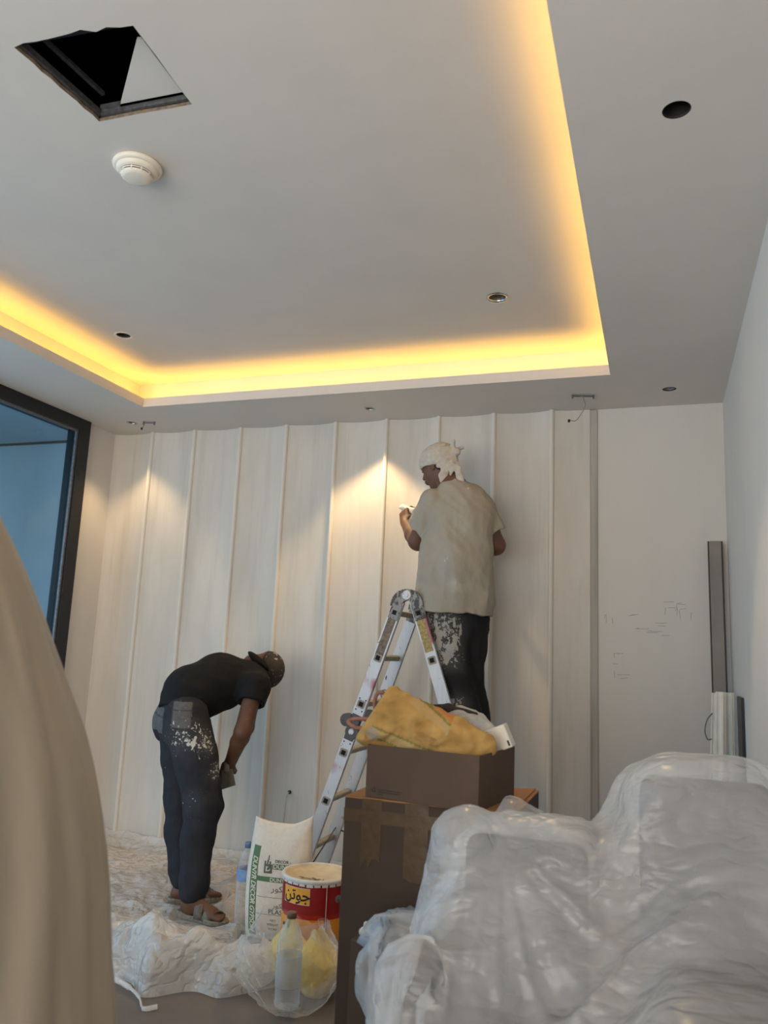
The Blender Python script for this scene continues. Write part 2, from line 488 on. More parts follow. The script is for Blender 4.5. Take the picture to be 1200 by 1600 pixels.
cw = ring_wall('cove_side', (tx0, ty0, tx1, ty1), (tx0-0.012, ty0-0.012, tx1+0.012, ty1+0.012), H+0.012, HU+0.0, M_CEIL, soffit)
# upper ceiling with the access hatch cut-out
hq = [ptz(22, 74, HU), ptz(155, 190, HU), ptz(300, 163, HU), ptz(208, 40, HU)]
hq_c = [tuple(np.array(p)) for p in hq]
edge = []
jag = [(0.0, 0.0)]
for a, b, amp, nn in ((hq[0], hq[1], 0.004, 10), (hq[1], hq[2], 0.0015, 6), (hq[2], hq[3], 0.0015, 6), (hq[3], hq[0], 0.006, 10)):
    a, b = np.array(a), np.array(b); nrm_ = np.array([-(b-a)[1], (b-a)[0]]); nrm_ /= np.linalg.norm(nrm_)
    for i in range(nn):
        t = i/nn; q = a+(b-a)*t
        off = 0 if i == 0 else random.uniform(-1, 1)*amp
        if amp == 0.006 and i: off += -0.014*math.sin(PI*t)**1.0*(1 if t > 0.35 else 0.6)*-1
        edge.append(tuple(q+nrm_*off))
M_CUT = simple('cut_gypsum_edge', (118,106,90), .9, 0, .4, 60)
ceil_up = slab_with_holes('ceiling_tray', [(tx0, ty0), (tx1, ty0), (tx1, ty1), (tx0, ty1)],
    [edge]+[circ(*v) for v in up_holes.values()], HU, HU+0.0125, M_CEIL, '')
tag(ceil_up, kind='structure')
ceil_up.data.materials.append(M_CUT)
for _p in ceil_up.data.polygons:
    if abs(_p.normal.z) < .5: _p.material_index = 1
# void over the ceiling, its shade put in as a near-black colour
bm = bmesh.new()
for lo, hi in (((XL-.3, YR, 3.45), (XR+.3, YB+.3, 3.5)), ((XL-.3, YR-.05, H+.02), (XL-.25, YB+.3, 3.5)), ((XR+.25, YR-.05, H+.02), (XR+.3, YB+.3, 3.5)),
               ((XL-.3, YB+.25, H+.02), (XR+.3, YB+.3, 3.5)), ((XL-.3, YR-.05, H+.02), (XR+.3, YR, 3.5))): box_bm(bm, lo, hi)
slabo = put('trim_slab_void', fromverts(bm), None, M_VOID); tag(slabo, 'concrete slab and void above the suspended ceiling, shade painted in', kind='structure')

# floor
fl = box('floor', (XL-0.05, YR, -0.06), (XR+0.05, YB+0.1, 0.0), M_FLOOR); tag(fl, kind='structure')
# back wall: plain board with concave panels and half-round battens in front
wb = box('wall_back', (XL-0.05, YB, 0), (XR+0.05, YB+0.08, H), M_FLATW); tag(wb, kind='structure')
rx = [-3.716+0.345*i for i in range(10)]+[-0.585+0.0]
rx = [-3.716, -3.376, -3.031, -2.670, -2.325, -1.970, -1.620, -1.277, -0.930, -0.583]
ends = rx+[-0.352]
for i in range(len(ends)-1):
    a, b = ends[i]+0.012, ends[i+1]-0.012
    nu, nv = 14, 2; vs, fs = [], []
    last = i == len(ends)-2
    for v in range(nv):
        for u in range(nu+1):
            t = u/nu; y = 4.648-(0.030*(abs(2*t-1)**2.2) if not last else 0.024*max(0, 1-2*t)**2+0.002)
            vs.append((a+(b-a)*t, y, 0.0 if v == 0 else H-0.001))
    for u in range(nu): fs.append((u, u+1, nu+2+u, nu+1+u))
    o = put('wall_panel', pydata(vs, fs), wb, M_PANEL, True)
bat_me = None
for x in rx:
    prof = []
    w_ = 0.016
    for k in range(9):
        a_ = PI*k/8; prof.append((-math.cos(a_)*w_, -math.sin(a_)*0.022))
    prof = [(-w_-.002, 0.03)]+prof+[(w_+.002, 0.03)]
    if bat_me is None:
        vs = [(p[0], p[1], z) for z in (0, H-0.001) for p in prof]; m = len(prof)
        fs = [(i, i+1, m+i+1, m+i) for i in range(m-1)]
        bat_me = pydata(vs, fs); bat_me.materials.append(M_RIB); bat_me.polygons.foreach_set('use_smooth', [True]*len(bat_me.polygons))
    o = bpy.data.objects.new('batten', bat_me); COL.objects.link(o); o.parent = wb; o.location = (x, 4.622, 0)
js = box('joint_strip', (-0.368, 4.650, 0), (-0.322, 4.665, H-.002), M_JOINT, wb, 0.003); tag(js, 'grey skim over the joint where the panels end')
# pencil marks
bm = bmesh.new()
marks = []
for px, py, n_, spx, spy in ((1050, 948, 7, 16, 8), (1012, 984, 9, 22, 14), (962, 1045, 7, 9, 26), (955, 962, 5, 30, 4), (1068, 955, 3, 20, 3)):
    for k in range(n_):
        qx, qy = px+random.uniform(-spx, spx), py+random.uniform(-spy, spy)
        if random.random() < 0.6: ex, ey = qx+random.uniform(6, 22), qy+random.uniform(-2, 1)
        else: ex, ey = qx+random.uniform(-2, 2), qy+random.uniform(6, 16)
        marks.append((at(qx, qy, Y=YB), at(ex, ey, Y=YB)))
for a, b in marks:
    a, b = Vector(a), Vector(b); d = (b-a).normalized(); n_ = Vector((0, 1, 0)).cross(d)*0.0009
    v = [bm.verts.new(p+Vector((0, -0.0006, 0))) for p in (a-n_, b-n_, b+n_, a+n_)]; bm.faces.new(v)
M_PENCIL = simple('pencil_grey', (120,116,112), 0.8)
pm = put('pencil_mark', fromverts(bm), wb, M_PENCIL); pm['kind'] = 'stuff'; tag(pm, 'faint pencil scribbles on the plain wall')
# right wall
wr = box('wall_right', (XR, YR, 0), (XR+0.08, YB+0.1, H), M_RWALL); tag(wr, kind='structure')
# left wall: short pier at the back, then window to behind the camera
wl = box('wall_left', (XL-0.08, 4.30, 0), (XL, YB+0.1, H), M_RWALL); tag(wl, kind='structure')
wl2 = box('wall_left', (XL-0.08, YR, 0), (XL, -1.9, H), M_RWALL); tag(wl2, kind='structure')
# rear wall with wide window opening
for nm, lo, hi in (('wall_rear', (XL-.05, YR-.1, 0), (XL+.2, YR, H)), ('wall_rear', (XR-.2, YR-.1, 0), (XR+.05, YR, H)),
                   ('wall_rear', (XL-.05, YR-.1, 2.65), (XR+.05, YR, H)), ('wall_rear', (XL-.05, YR-.1, 0), (XR+.05, YR, 0.2))):
    tag(box(nm, lo, hi, M_RWALL), kind='structure')
# window on the left
win = empty('window_1', (XL, 1.2, 0)); tag(win, 'tall dark framed window filling the left wall', kind='structure')
def wpart(nm, lo, hi, mat, bev=0.0, label=None):
    o = box(nm, [lo[0]-XL, lo[1]-1.2, lo[2]], [hi[0]-XL, hi[1]-1.2, hi[2]], mat, win, bev)
    if label: o['label'] = label
    return o
for nm, lo, hi in (('window_frame', (XL-.06, 4.205, 0.0), (XL+.045, 4.31, H-.001)), ('window_frame', (XL-.06, -1.9, H-.085), (XL+.045, 4.205, H-.001)),
                   ('window_frame', (XL-.06, -1.9, 0.0), (XL+.045, 4.205, 0.08)), ('window_frame', (XL-.06, -1.98, 0), (XL+.045, -1.9, H-.001)),
                   ('window_frame', (XL-.06, 0.4, .08), (XL+.03, 0.47, H-.085))):
    wpart(nm, lo, hi, M_BLACK, 0.004)
wpart('glazing_bead', (XL+.02, 4.188, .08), (XL+.034, 4.207, H-.085), M_STEEL)
wpart('glazing_bead', (XL+.02, .47, H-.10), (XL+.034, 4.19, H-.083), M_STEEL)
wpart('window_pane', (XL-.012, .47, .08), (XL-.004, 4.205, H-.085), M_GLASS)
wpart('window_pane', (XL-.012, -1.9, .08), (XL-.004, .40, H-.085), M_GLASS)
# space beyond the glass
for nm, lo, hi, m in (('wall_outside', (-7.5, 4.71, 0), (XL-.08, 4.8, H), M_EXT), ('ceiling_outside', (-5.15, 0.5, H), (XL-.05, 4.8, H+.05), M_EXT),
                      ('trim_outside', (-7.5, 4.694, H-.016), (-3.93, 4.712, H-.001), M_BLACK), ('floor_outside', (-7.5, -2.5, -.06), (XL-.05, 4.8, 0), M_FLOOR)):
    tag(box(nm, lo, hi, m), kind='structure')

# ------------------------------------------------------------------ cove light strips
for i, (lo, hi, lab) in enumerate(((( tx0+.08, oy1+.045, H+.013), (tx1-.08, oy1+.075, H+.022), 'warm yellow light strip hidden in the cove along the panelled wall'),
        ((ox0-.075, oy0, H+.013), (ox0-.045, oy1+.05, H+.022), 'warm yellow light strip hidden in the cove on the window side'),
        ((ox1+.045, oy0, H+.013), (ox1+.075, oy1+.05, H+.022), 'warm yellow light strip hidden in the cove on the right side'),
        ((tx0+.08, oy0-.075, H+.013), (tx1-.08, oy0-.045, H+.022), 'warm yellow light strip in the cove overhead behind the viewer'))):
    tag(box('light_strip', lo, hi, M_LED), lab, 'light', 'cove light strips')

# ------------------------------------------------------------------ downlights
M_REFL = simple('dark_reflector', (84,78,72), .35, .7, .2)
def downlight(key, hole, z, label, cat='downlight', trim=True, lit=False, depth=0.07, name='downlight'):
    cx, cy, r = hole
    e = empty(name, (cx, cy, z)); tag(e, label, cat, 'ceiling downlights and their cut-outs')
    can = put('can', lathe_me([(r*.98, 0.0005), (r*.98, depth), (0.001, depth)], 24), e, M_CANIN, True)
    if trim:
        put('trim_ring', lathe_me([(r*.86, 0.003), (r*.9, -.003), (r*1.12, -.0035), (r*1.18, -0.0005)], 32), e, M_WHITEP if not lit else M_CHROME, True)
        put('reflector', lathe_me([(r*.86, 0.003), (r*.72, 0.022), (r*.32, 0.026)], 32), e, M_REFL, True)
        put('lamp_face', lathe_me([(r*.34, 0.0255), (r*.2, 0.024), (0.001, 0.024)], 24), e, M_LAMP if lit else M_CANIN, True)
        put('bulb_holder', lathe_me([(r*.16, 0.026), (r*.14, 0.018), (0.001, 0.018)], 16), e, M_STEEL, True)
    return e
e = downlight('big', low_holes['big'], H, 'large round empty hole cut in ceiling, nearest on the right', 'ceiling hole', trim=False, depth=0.10, name='light_hole')
tag(put('cut_board_edge', lathe_me([(.0372, 0), (.0362, .006), (.0366, .012)], 24), e, M_STEEL), 'ragged grey edge of the hole')
e = downlight('corner', low_holes['corner'], H, 'small unlit round downlight near the right corner of the panelled wall', trim=False, name='downlight')
put('reflector', lathe_me([(.034, .006), (.024, .03), (.001, .032)], 24), e, M_STEEL, True)
downlight('mid', low_holes['mid'], H, 'lit round downlight over the panelled wall, left of the man on the ladder', lit=True)
downlight('left', low_holes['left'], H, 'lit round downlight at far left end of the panelled wall', lit=True)
downlight('lit', up_holes['lit'], HU, 'round downlight with pale ring in raised ceiling, right side', lit=True)
e = downlight('dark', up_holes['dark'], HU, 'dark empty round downlight hole in raised ceiling, left side', trim=False, name='downlight')
put('trim_ring', lathe_me([(.037, .004), (.039, -.002), (.048, -.0025), (.05, 0)], 32), e, M_WHITEP, True)

# ceiling brackets with loose wires
def bracket(px, py, label, wire, L=0.10):
    p = at(px, py, Z=H); e = empty('ceiling_bracket', (p[0], p[1], H), (0, 0, 0.25)); tag(e, label, 'bracket', 'metal brackets under the ceiling edge')
    bm = bmesh.new(); box_bm(bm, (-L/2, -.008, -.010), (L/2, .008, -.006), .001); put('plate', fromverts(bm), e, M_STEEL)
    for s in (-1, 1):
        bm = bmesh.new(); box_bm(bm, (s*L/2-.004, -.006, -.022), (s*L/2+.004, .006, .002), .001); put('clip', fromverts(bm), e, M_STEEL)
    tube('wire', smooth_pts(wire), 0.0022, M_GREYPL, e, 6)
    q = wire[-1]
    box('connector', (q[0]-.008, q[1]-.004, q[2]-.012), (q[0]+.004, q[1]+.004, q[2]+.004), M_BLACK, e, .001)
    return e
bracket(233, 659, 'small metal bracket with short wire beside lit downlight at far left', [(-.03, 0, -.01), (-.035, .0, -.03), (-.045, 0, -.045)], 0.075)
bracket(911, 617, 'metal bracket with a long dangling wire above the end of the panels', [(0.0, 0, -.01), (.012, 0, -.06), (-.01, 0, -.11), (-.04, 0, -.15), (-.075, 0, -.148)], 0.115)

# smoke detector
p = at(215, 258, Z=HU)
sd = empty('smoke_detector', (p[0], p[1], HU)); tag(sd, 'round cream smoke detector on the raised ceiling', 'smoke detector')
put('base', lathe_me([(.0, -.0005), (.083, -.0005), (.085, -.006), (.083, -.014), (.076, -.018), (.070, -.0185)], 48), sd, M_WHITEP, True)
put('collar', lathe_me([(.071, -.016), (.070, -.026), (.064, -.032), (.056, -.034)], 48), sd, M_WHITEP, True)
put('vent_gap', lathe_me([(.050, -.030), (.050, -.046)], 48), sd, M_BLACK, True)
put('ring', lathe_me([(.056, -.036), (.0565, -.039), (.051, -.0395), (.0505, -.036)], 48), sd, M_WHITEP, True)
for k in range(10):
    a = 2*PI*k/10
    o = box('vent_rib', (.048, -.002, -.047), (.055, .002, -.032), M_WHITEP, sd); o.rotation_euler = (0, 0, a)
put('cap', lathe_me([(.054, -.043), (.052, -.047), (.046, -.052), (.036, -.055), (.001, -.056)], 48), sd, M_WHITEP, True)

# access hatch
hc = np.mean(np.array(hq), 0)
ha = empty('access_hatch', (hc[0], hc[1], HU)); tag(ha, 'dark open ceiling hatch with bent panel hanging inside', 'hatch')
def loc(p): return Vector((p[0]-hc[0], p[1]-hc[1], p[2]-HU))
def bar(nm, a, b, w1, h1, mat, parent):
    a, b = Vector(a), Vector(b); d = (b-a).normalized(); s = d.cross(Vector((0,0,1))).normalized()*w1/2; u = Vector((0,0,1))*h1
    vs = [a-s, a+s, a+s+u, a-s+u, b-s, b+s, b+s+u, b-s+u]
    return put(nm, pydata(vs, [(0,1,2,3), (7,6,5,4), (0,4,5,1), (1,5,6,2), (2,6,7,3), (3,7,4,0)]), parent, mat)
Q = [Vector((*q, HU)) for q in hq]; cc = Vector((*hc, HU))
for i, (t, mat) in enumerate(((0.06, M_STEEL), (0.03, M_STEEL), (0.02, M_VOID), (0.02, M_VOID))):
    a, b = Q[i], Q[(i+1) % 4]; ca, cb = a.lerp(cc, .035), b.lerp(cc, .035)
    bar('frame_rail', loc(ca+Vector((0,0,.014))), loc(cb+Vector((0,0,.014))), .012, .02, mat, ha)
a, b = Q[0].lerp(cc, .16), Q[1].lerp(cc, .16)
bar('inner_rail', loc(a+Vector((0,0,.07))), loc(b+Vector((0,0,.07))), .012, .012, M_STEEL, ha)
a, b = Q[1].lerp(cc, .1), Q[2].lerp(cc, .1)
bar('inner_rail', loc(a+Vector((0,0,.03))), loc(b+Vector((0,0,.03))), .012, .012, M_STEEL, ha)
pz = 0.03
tri = [at(214, 62, Z=HU+pz), at(186, 172, Z=HU+pz), at(306, 158, Z=HU+pz), at(236, 62, Z=HU+pz)]
vs = [loc(t) for t in tri]+[loc(t)+Vector((0, 0, .009)) for t in tri]
_hp = put('hatch_panel', pydata(vs, [(0,1,2,3), (7,6,5,4), (0,4,5,1), (1,5,6,2), (2,6,7,3), (3,7,4,0)]), ha, M_CEIL); tag(_hp, 'white board panel shifted across the opening')

# cable poking from the panel
ck = empty('wall_cable', (-2.157, 4.64, 0.443)); tag(ck, 'short beige cable poking out of a hole low in the panelled wall', 'cable')
tube('wire', smooth_pts([(0, .01, 0), (-.004, -.02, -.005), (-.008, -.03, -.06), (-.014, -.025, -.20), (-.012, -.02, -.26)]), 0.004, simple('beige_cable', (196,186,170), .5), ck, 8)
tube('socket_hole', [(0, .012, .002), (0, -.001, .002)], .011, M_BLACK, ck, 12)

# trim pieces in the right corner
lp = empty('metal_trim_length', (0.31, 4.45, 0)); tag(lp, 'tall grey trim length leaning in the right corner', 'trim')
t0, t1 = Vector((-.015, .155, 1.985)), Vector((-.02, -.05, 0.0))
def plank(nm, top, bot, wx, wy, mat, parent, bev=.002, off=(0,0,0)):
    top, bot = Vector(top)+Vector(off), Vector(bot)+Vector(off); d = top-bot; L = d.length
    M_ = Matrix.Translation(bot) @ d.to_track_quat('Z', 'Y').to_matrix().to_4x4()
    # keep the wide face towards the room
    zx = d.normalized(); xx = Vector((1,0,0)); xx = (xx-zx*xx.dot(zx)).normalized(); yy = zx.cross(xx)
    M_ = Matrix(((xx.x, yy.x, zx.x, bot.x), (xx.y, yy.y, zx.y, bot.y), (xx.z, yy.z, zx.z, bot.z), (0,0,0,1)))
    return box(nm, (-wx/2, -wy/2, 0), (wx/2, wy/2, L), mat, parent, bev, M_)
plank('face', t0, t1, .062, .012, M_GREYPL, lp)
plank('edge', t0, t1, .006, .02, M_DARKED, lp, off=(-.034, .004, 0)); plank('edge', t0, t1, .007, .02, M_DARKED, lp, off=(.0345, .006, 0))
def mould(label, top, bot, wx=.045):
    e = empty('wood_moulding', bot); tag(e, label, 'moulding', 'white mouldings in the right corner')
    b = Vector((0,0,0)); t = Vector(top)-Vector(bot)
    plank('board', t, b, wx, .02, M_PAINTW, e, .003); plank('bead', t, b, wx*.45, .032, M_PAINTW, e, .006, (wx*.14, 0, 0)); plank('edge_step', t, b, .008, .028, M_PAINTW, e, .002, (-wx*.42, 0, 0))
    return e
mould('white moulding leaning in the corner, nearest the grey trim', (.276, 4.20, 1.20), (.232, 4.02, 0.0), .046)
mould('white moulding leaning in the corner, against the right wall', (.326, 4.34, 1.195), (.300, 4.24, 0.0), .040)
m3 = mould('thin white moulding behind the other two in corner', (.258, 4.32, 1.19), (.20, 4.20, 0.0), .03)
tube('tie_wire', smooth_pts([(.035, -.02, 1.10), (.012, -.03, 1.07), (.0, -.025, 1.02), (.01, -.025, .98), (.03, -.02, .98)]), .003, M_STEEL, m3, 6)
db = box('dark_board', (.346, 4.00, 0), (.358, 4.20, 1.185), M_BLACK); tag(db, 'narrow black board standing against the right wall', 'board')

# ================================================================== LADDER
M_ALU0 = NT('painted_spattered_aluminium')
def mk_alu(t, splat, red, base0=((176,178,182),(208,210,214))):
    co = t.coord(); s1 = t.noise(t.coord((1,1,.5)), 42, 5, .7); brushed = t.noise(t.coord((60, 60, 1)), 6, 3)
    base = t.mix(brushed, lin(base0[0]), lin(base0[1]))
    col = t.mix(t.ramp(s1, [(splat, (0,0,0)), (splat+.03, (1,1,1))]), base, lin((60,56,54)))
    r1 = t.noise(t.coord((1,1,.8), (3,1,5)), 6.5, 2, .4)
    col = t.mix(t.ramp(r1, [(red, (0,0,0)), (red+.09, (.85,.85,.85))]), col, lin((158,60,84)))
    n = t.bsdf(col, .5, 0.25, t.bump(s1, .2, .003), .5)
    return t.end(n)
M_ALU = mk_alu(M_ALU0, .635, .60)
M_HINGE = mk_alu(NT('spattered_hinge_metal'), .50, .9, ((104,102,100),(150,148,146)))
M_HINGE2 = mk_alu(NT('blackened_hinge_metal'), .56, .9, ((58,56,55),(84,82,80)))
M_RUNG = simple('dusty_beige_rung', (172,163,146), .6, .1, .15, 40)
M_STICK = simple('worn_yellow_sticker', (158,140,84), .6, 0, .4, 90)
M_STICK2 = simple('worn_brown_sticker', (116,102,88), .6, 0, .5, 60)
AP = Vector((-1.245, 4.0, 1.60)); SL = 0.340
ld = empty('folding_ladder', (AP.x, 4.0, 0)); tag(ld, 'folding aluminium ladder opened as an A, spattered with paint', 'ladder')
O = Vector((AP.x, 4.0, 0))
def lpt(side, z, y): return Vector((AP.x+side*(.040+(AP.z-z)*SL), y, z))-O
def rail(side, z1, z0, y, shift=0.0):
    a, b = lpt(side, z1, y), lpt(side, z0, y); d = a-b; L = d.length; zx = d.normalized(); yy = Vector((0,1,0)); xx = yy.cross(zx).normalized()
    b = b+xx*shift
    M_ = Matrix(((xx.x, yy.x, zx.x, b.x), (xx.y, yy.y, zx.y, b.y), (xx.z, yy.z, zx.z, b.z), (0,0,0,1)))
    r = box('rail', (-.032, -.0125, 0), (.032, .0125, L), M_ALU, ld, .002, M_)
    for zz in (0.03, L-.03, 0.09, L-.09):
        for xo in (-.018, .018):
            bm = bmesh.new(); bmesh.ops.create_cone(bm, cap_ends=True, segments=8, radius1=.0042, radius2=.003, depth=.003)
            bmesh.ops.transform(bm, matrix=M_ @ Matrix.Translation((xo, -.0138, zz)) @ Matrix.Rotation(PI/2, 4, 'X'), verts=bm.verts)
            if y < 4.1: put('rivet', fromverts(bm), r, M_VOID)
            else: bm.free()
    return r, M_, L
ys = (4.0, 4.325)
SECT = {(-1, 0): (1.585, 0.985), (-1, 1): (0.875, 0.02), (1, 0): (1.585, 0.985), (1, 1): (0.875, 0.02)}
for side in (-1, 1):
    for y in ys:
        for k in (0, 1):
            r, M_, L = rail(side, *SECT[(side, k)], y)
            if k == 0 and y < 4.1:
                if side > 0:
                    box('sticker', (-.022, -.0140, L-.27), (.022, -.0128, L-.09), M_STICK, r, 0, M_)
                else:
                    box('sticker', (-.022, -.0140, L-.30), (.022, -.0128, L-.10), M_STICK2, r, 0, M_)
            if k == 1:
                box('foot', (-.034, -.016, -.02), (.034, .016, .06), M_BLACK, r, .004, M_)
# rungs: square tubes passing through both rails, raised rim, near-black plate painting the shaded hollow end
rz = [1.475, 1.235, 0.965, 0.765, 0.515, 0.26]
for side in (-1, 1):
    for z in [1.525, 1.287, 1.045, 0.795, 0.547, 0.300]:
        c = lpt(side, z, 0)+O; ang = -side*math.atan(SL)
        Rm = Matrix.Translation(Vector((c.x, 4.0, c.z))-O) @ Matrix.Rotation(ang, 4, 'Y')
        w_ = .0145
        bm = bmesh.new(); box_bm(bm, (-w_, .0125, -w_), (w_, .325-.0125, w_), .004, Rm); rg = put('rung', fromverts(bm), ld, M_RUNG)
        bm = bmesh.new(); prof_o, prof_i = w_*1.38, w_*.98
        box_bm(bm, (-prof_o, -.0155, -prof_o), (prof_o, -.0126, prof_o), .005, Rm); put('rung_rim', fromverts(bm), rg, M_RUNG)
        bm = bmesh.new(); box_bm(bm, (-prof_i, -.0165, -prof_i), (prof_i, -.0130, prof_i), .003, Rm); put('rung_hollow_shade', fromverts(bm), rg, M_VOID)
# hinges
def hinge_arch(y):
    pts = []
    for k in range(13):
        a = PI*k/12*1.0
        pts.append((math.cos(PI-a)*.062, math.sin(a)*.062))
    vs = []; fs = []
    for yy in (y-.019, y+.019):
        for (rr0) in (1.52, .52):
            for k, (cx, cz) in enumerate(pts):
                vs.append((cx/.062*(.090 if rr0 > 1 else .027), yy-4.0, 1.560+cz/.062*(.090 if rr0 > 1 else .030)))
    n = len(pts)
    for s in (0, 2*n):
        for k in range(n-1): fs.append((s+k, s+k+1, s+n+k+1, s+n+k))
    for k in range(n-1):
        fs.append((k, 2*n+k, 2*n+k+1, k+1)); fs.append((n+k, n+k+1, 3*n+k+1, 3*n+k))
    fs += [(0, n, 3*n, 2*n), (n-1, 3*n-1, 4*n-1, 2*n-1)]
    me = pydata(vs, fs); bm = bmesh.new(); bm.from_mesh(me)
    # legs of the hinge reaching into the rails
    for side in (-1, 1):
        a = lpt(side, 1.57, y); b = lpt(side, 1.49, y)
        d = (a-b).normalized(); yy = Vector((0,1,0)); xx = yy.cross(d).normalized()
        M_ = Matrix(((xx.x, yy.x, d.x, b.x), (xx.y, yy.y, d.y, b.y), (xx.z, yy.z, d.z, b.z), (0,0,0,1)))
        box_bm(bm, (-.028, -.016, 0), (.030, .016, (a-b).length), .002, M_)
    bmesh.ops.recalc_face_normals(bm, faces=bm.faces[:]); hm = fromverts(bm)
    h = put('top_hinge', hm, ld, M_HINGE)
    for rr, dz in ((.026, .0245), (.012, .030)):
        bm = bmesh.new(); bmesh.ops.create_cone(bm, cap_ends=True, segments=20, radius1=rr, radius2=rr*.9, depth=.008)
        bmesh.ops.transform(bm, matrix=Matrix.Translation((0, y-4.0-dz+.002, 1.617)) @ Matrix.Rotation(PI/2, 4, 'X'), verts=bm.verts); put('hinge_pin', fromverts(bm), h, M_ALU)
for y in ys: hinge_arch(y)
for side in (-1, 1):
    for y in ys:
        c = lpt(side, .915, y); nrm_ = Vector((side*1.0, 0, SL)).normalized()
        bm = bmesh.new()
        p1 = c+nrm_*.035+Vector((0,0,.035)); p2 = c+Vector((0,0,-.012))
        for p, rr in ((p1, .034), (p2, .036)):
            m_ = Matrix.Translation(p) @ Matrix.Rotation(PI/2, 4, 'X')
            bmesh.ops.create_cone(bm, cap_ends=True, segments=22, radius1=rr, radius2=rr, depth=.036, matrix=m_)
        a, b = lpt(side, .99, y), lpt(side, .86, y); d = (a-b).normalized(); yy = Vector((0,1,0)); xx = yy.cross(d).normalized()
        M_ = Matrix(((xx.x, yy.x, d.x, b.x), (xx.y, yy.y, d.y, b.y), (xx.z, yy.z, d.z, b.z), (0,0,0,1)))
        box_bm(bm, (-.026, -.017, 0), (.026, .017, (a-b).length), .002, M_)
        h = put('side_hinge', fromverts(bm), ld, M_HINGE2)
        bm = bmesh.new(); bmesh.ops.create_cone(bm, cap_ends=True, segments=16, radius1=.018, radius2=.014, depth=.01)
        bmesh.ops.transform(bm, matrix=Matrix.Translation(p2+Vector((0, -.021, 0))) @ Matrix.Rotation(PI/2, 4, 'X'), verts=bm.verts); put('hinge_pin', fromverts(bm), h, M_ALU)
tube('tie_rod', [lpt(-1, .24, 4.0)+Vector((.03, .0, -.03)), lpt(-1, .29, 4.32)+Vector((.02, 0, .06)), lpt(-1, .29, 4.32)+Vector((.09, 0, .03))], .004, M_STEEL, ld, 6)
# ================================================================== PEOPLE
def nrm(v): v = np.array(v, float); return v/np.linalg.norm(v)
def mk_skin(name, rgb):
    t = NT(name); co = t.coord(); a = t.noise(co, 14, 4); b = t.noise(co, 55, 5, .7)
    c = lin(rgb); col = t.mix(a, tuple(x*.8 for x in c), tuple(min(1, x*1.2) for x in c))
    col = t.mix(t.ramp(b, [(.66, (0,0,0)), (.72, (.6,.6,.6))]), col, lin((190,176,160)))
    return t.end(t.bsdf(col, .55, 0, t.bump(b, .12, .003), .4))
M_SKIN = mk_skin('brown_skin', (100,68,51))
def mk_cloth(name, base, splat_rgb, th, fold_scale=14, extra=None, lo=.0):
    """woven cloth whose paint spatter follows the vertex attribute 'splat'"""
    t = NT(name); co = t.coord()
    at_ = t.n('ShaderNodeAttribute'); at_.attribute_name = 'print'
    sp = t.n('ShaderNodeAttribute'); sp.attribute_name = 'splat'
    fine = t.noise(co, 190, 3); s1 = t.noise(co, 62, 6, .68); s2 = t.noise(t.coord((1,1,.55), (4,2,9)), 21, 5, .62)
    col = t.mix(t.math('MULTIPLY', fine, .35), at_.outputs['Color'], lin(base))
    k = t.math('ADD', t.math('MAXIMUM', s1, s2), t.math('MULTIPLY', t.math('SUBTRACT', sp.outputs['Fac'], .5), .16))
    m = t.ramp(k, [(th, (0,0,0)), (th+.015, (1,1,1))])
    dust = t.math('MULTIPLY', t.math('MULTIPLY', sp.outputs['Fac'], t.noise(co, 16, 5, .7)), .35)
    col = t.mix(dust, col, lin((128,124,118)))
    col = t.mix(m, col, lin(splat_rgb))
    h = t.math('ADD', t.math('MULTIPLY', fine, .15), t.noise(t.coord((1,1,.6)), fold_scale, 3, .5))
    return t.end(t.bsdf(col, .85, 0, t.bump(h, .35, .02), .2))
def attrs(o, base, fn=None):
    """fn(P)->(color Nx3, splat N)"""
    me = o.data; n = len(me.vertices); co = np.empty(n*3, np.float32); me.vertices.foreach_get('co', co); P = co.reshape(-1, 3).astype(float)
    c = np.tile(np.array(lin(base)), (n, 1)); s = np.zeros(n)
    if fn: c, s = fn(P, c, s)
    a = me.color_attributes.new('print', 'FLOAT_COLOR', 'POINT')
    a.data.foreach_set('color', np.concatenate([c, np.ones((n, 1))], 1).astype(np.float32).ravel())
    b = me.attributes.new('splat', 'FLOAT', 'POINT'); b.data.foreach_set('value', s.astype(np.float32))

def hand(S, w_, f, n, s, curls=(.35,.45,.4), sc_=1.0, thumb=(.55, .7, .45), spread=.06):
    f, n = nrm(f), nrm(n); n = nrm(n-f*(n@f)); s = nrm(np.array(s)-f*(np.array(s)@f)-n*(np.array(s)@n))
    w_ = np.array(w_, float); S.rbox(w_+f*.048*sc_, (.046*sc_, .038*sc_, .014*sc_), (f, s, n), .012, .008)
    S.cone(w_-f*.01, w_+f*.02*sc_, .024*sc_, .026*sc_, .012)
    L = ((.043,.026,.021), (.048,.030,.022), (.044,.028,.021), (.034,.021,.018))
    for i in range(4):
        p = w_+f*(.090-.004*abs(i-1))*sc_+s*(.0285-.019*i)*sc_; a = 0
        d0 = nrm(f+s*(spread*(1.5-i)))
        r0 = .0088*sc_
        for j in range(3):
            a += curls[j]*(1+.12*i); d = d0*math.cos(a)+n*math.sin(a); q = p+d*L[i][j]*sc_
            S.cone(p, q, r0, r0*.9, .004); p = q; r0 *= .9
    p = w_+f*.022*sc_+s*.030*sc_+n*.004
    d = nrm(f*thumb[0]+s*thumb[1]+n*thumb[2]); q = p+d*.040*sc_; S.cone(p, q, .0125*sc_, .0105*sc_, .008)
    d2 = nrm(d+f*.55-s*.25+n*.35); q2 = q+d2*.030*sc_; S.cone(q, q2, .0105*sc_, .0085*sc_, .004)
    return w_+f*.075*sc_+n*.03*sc_
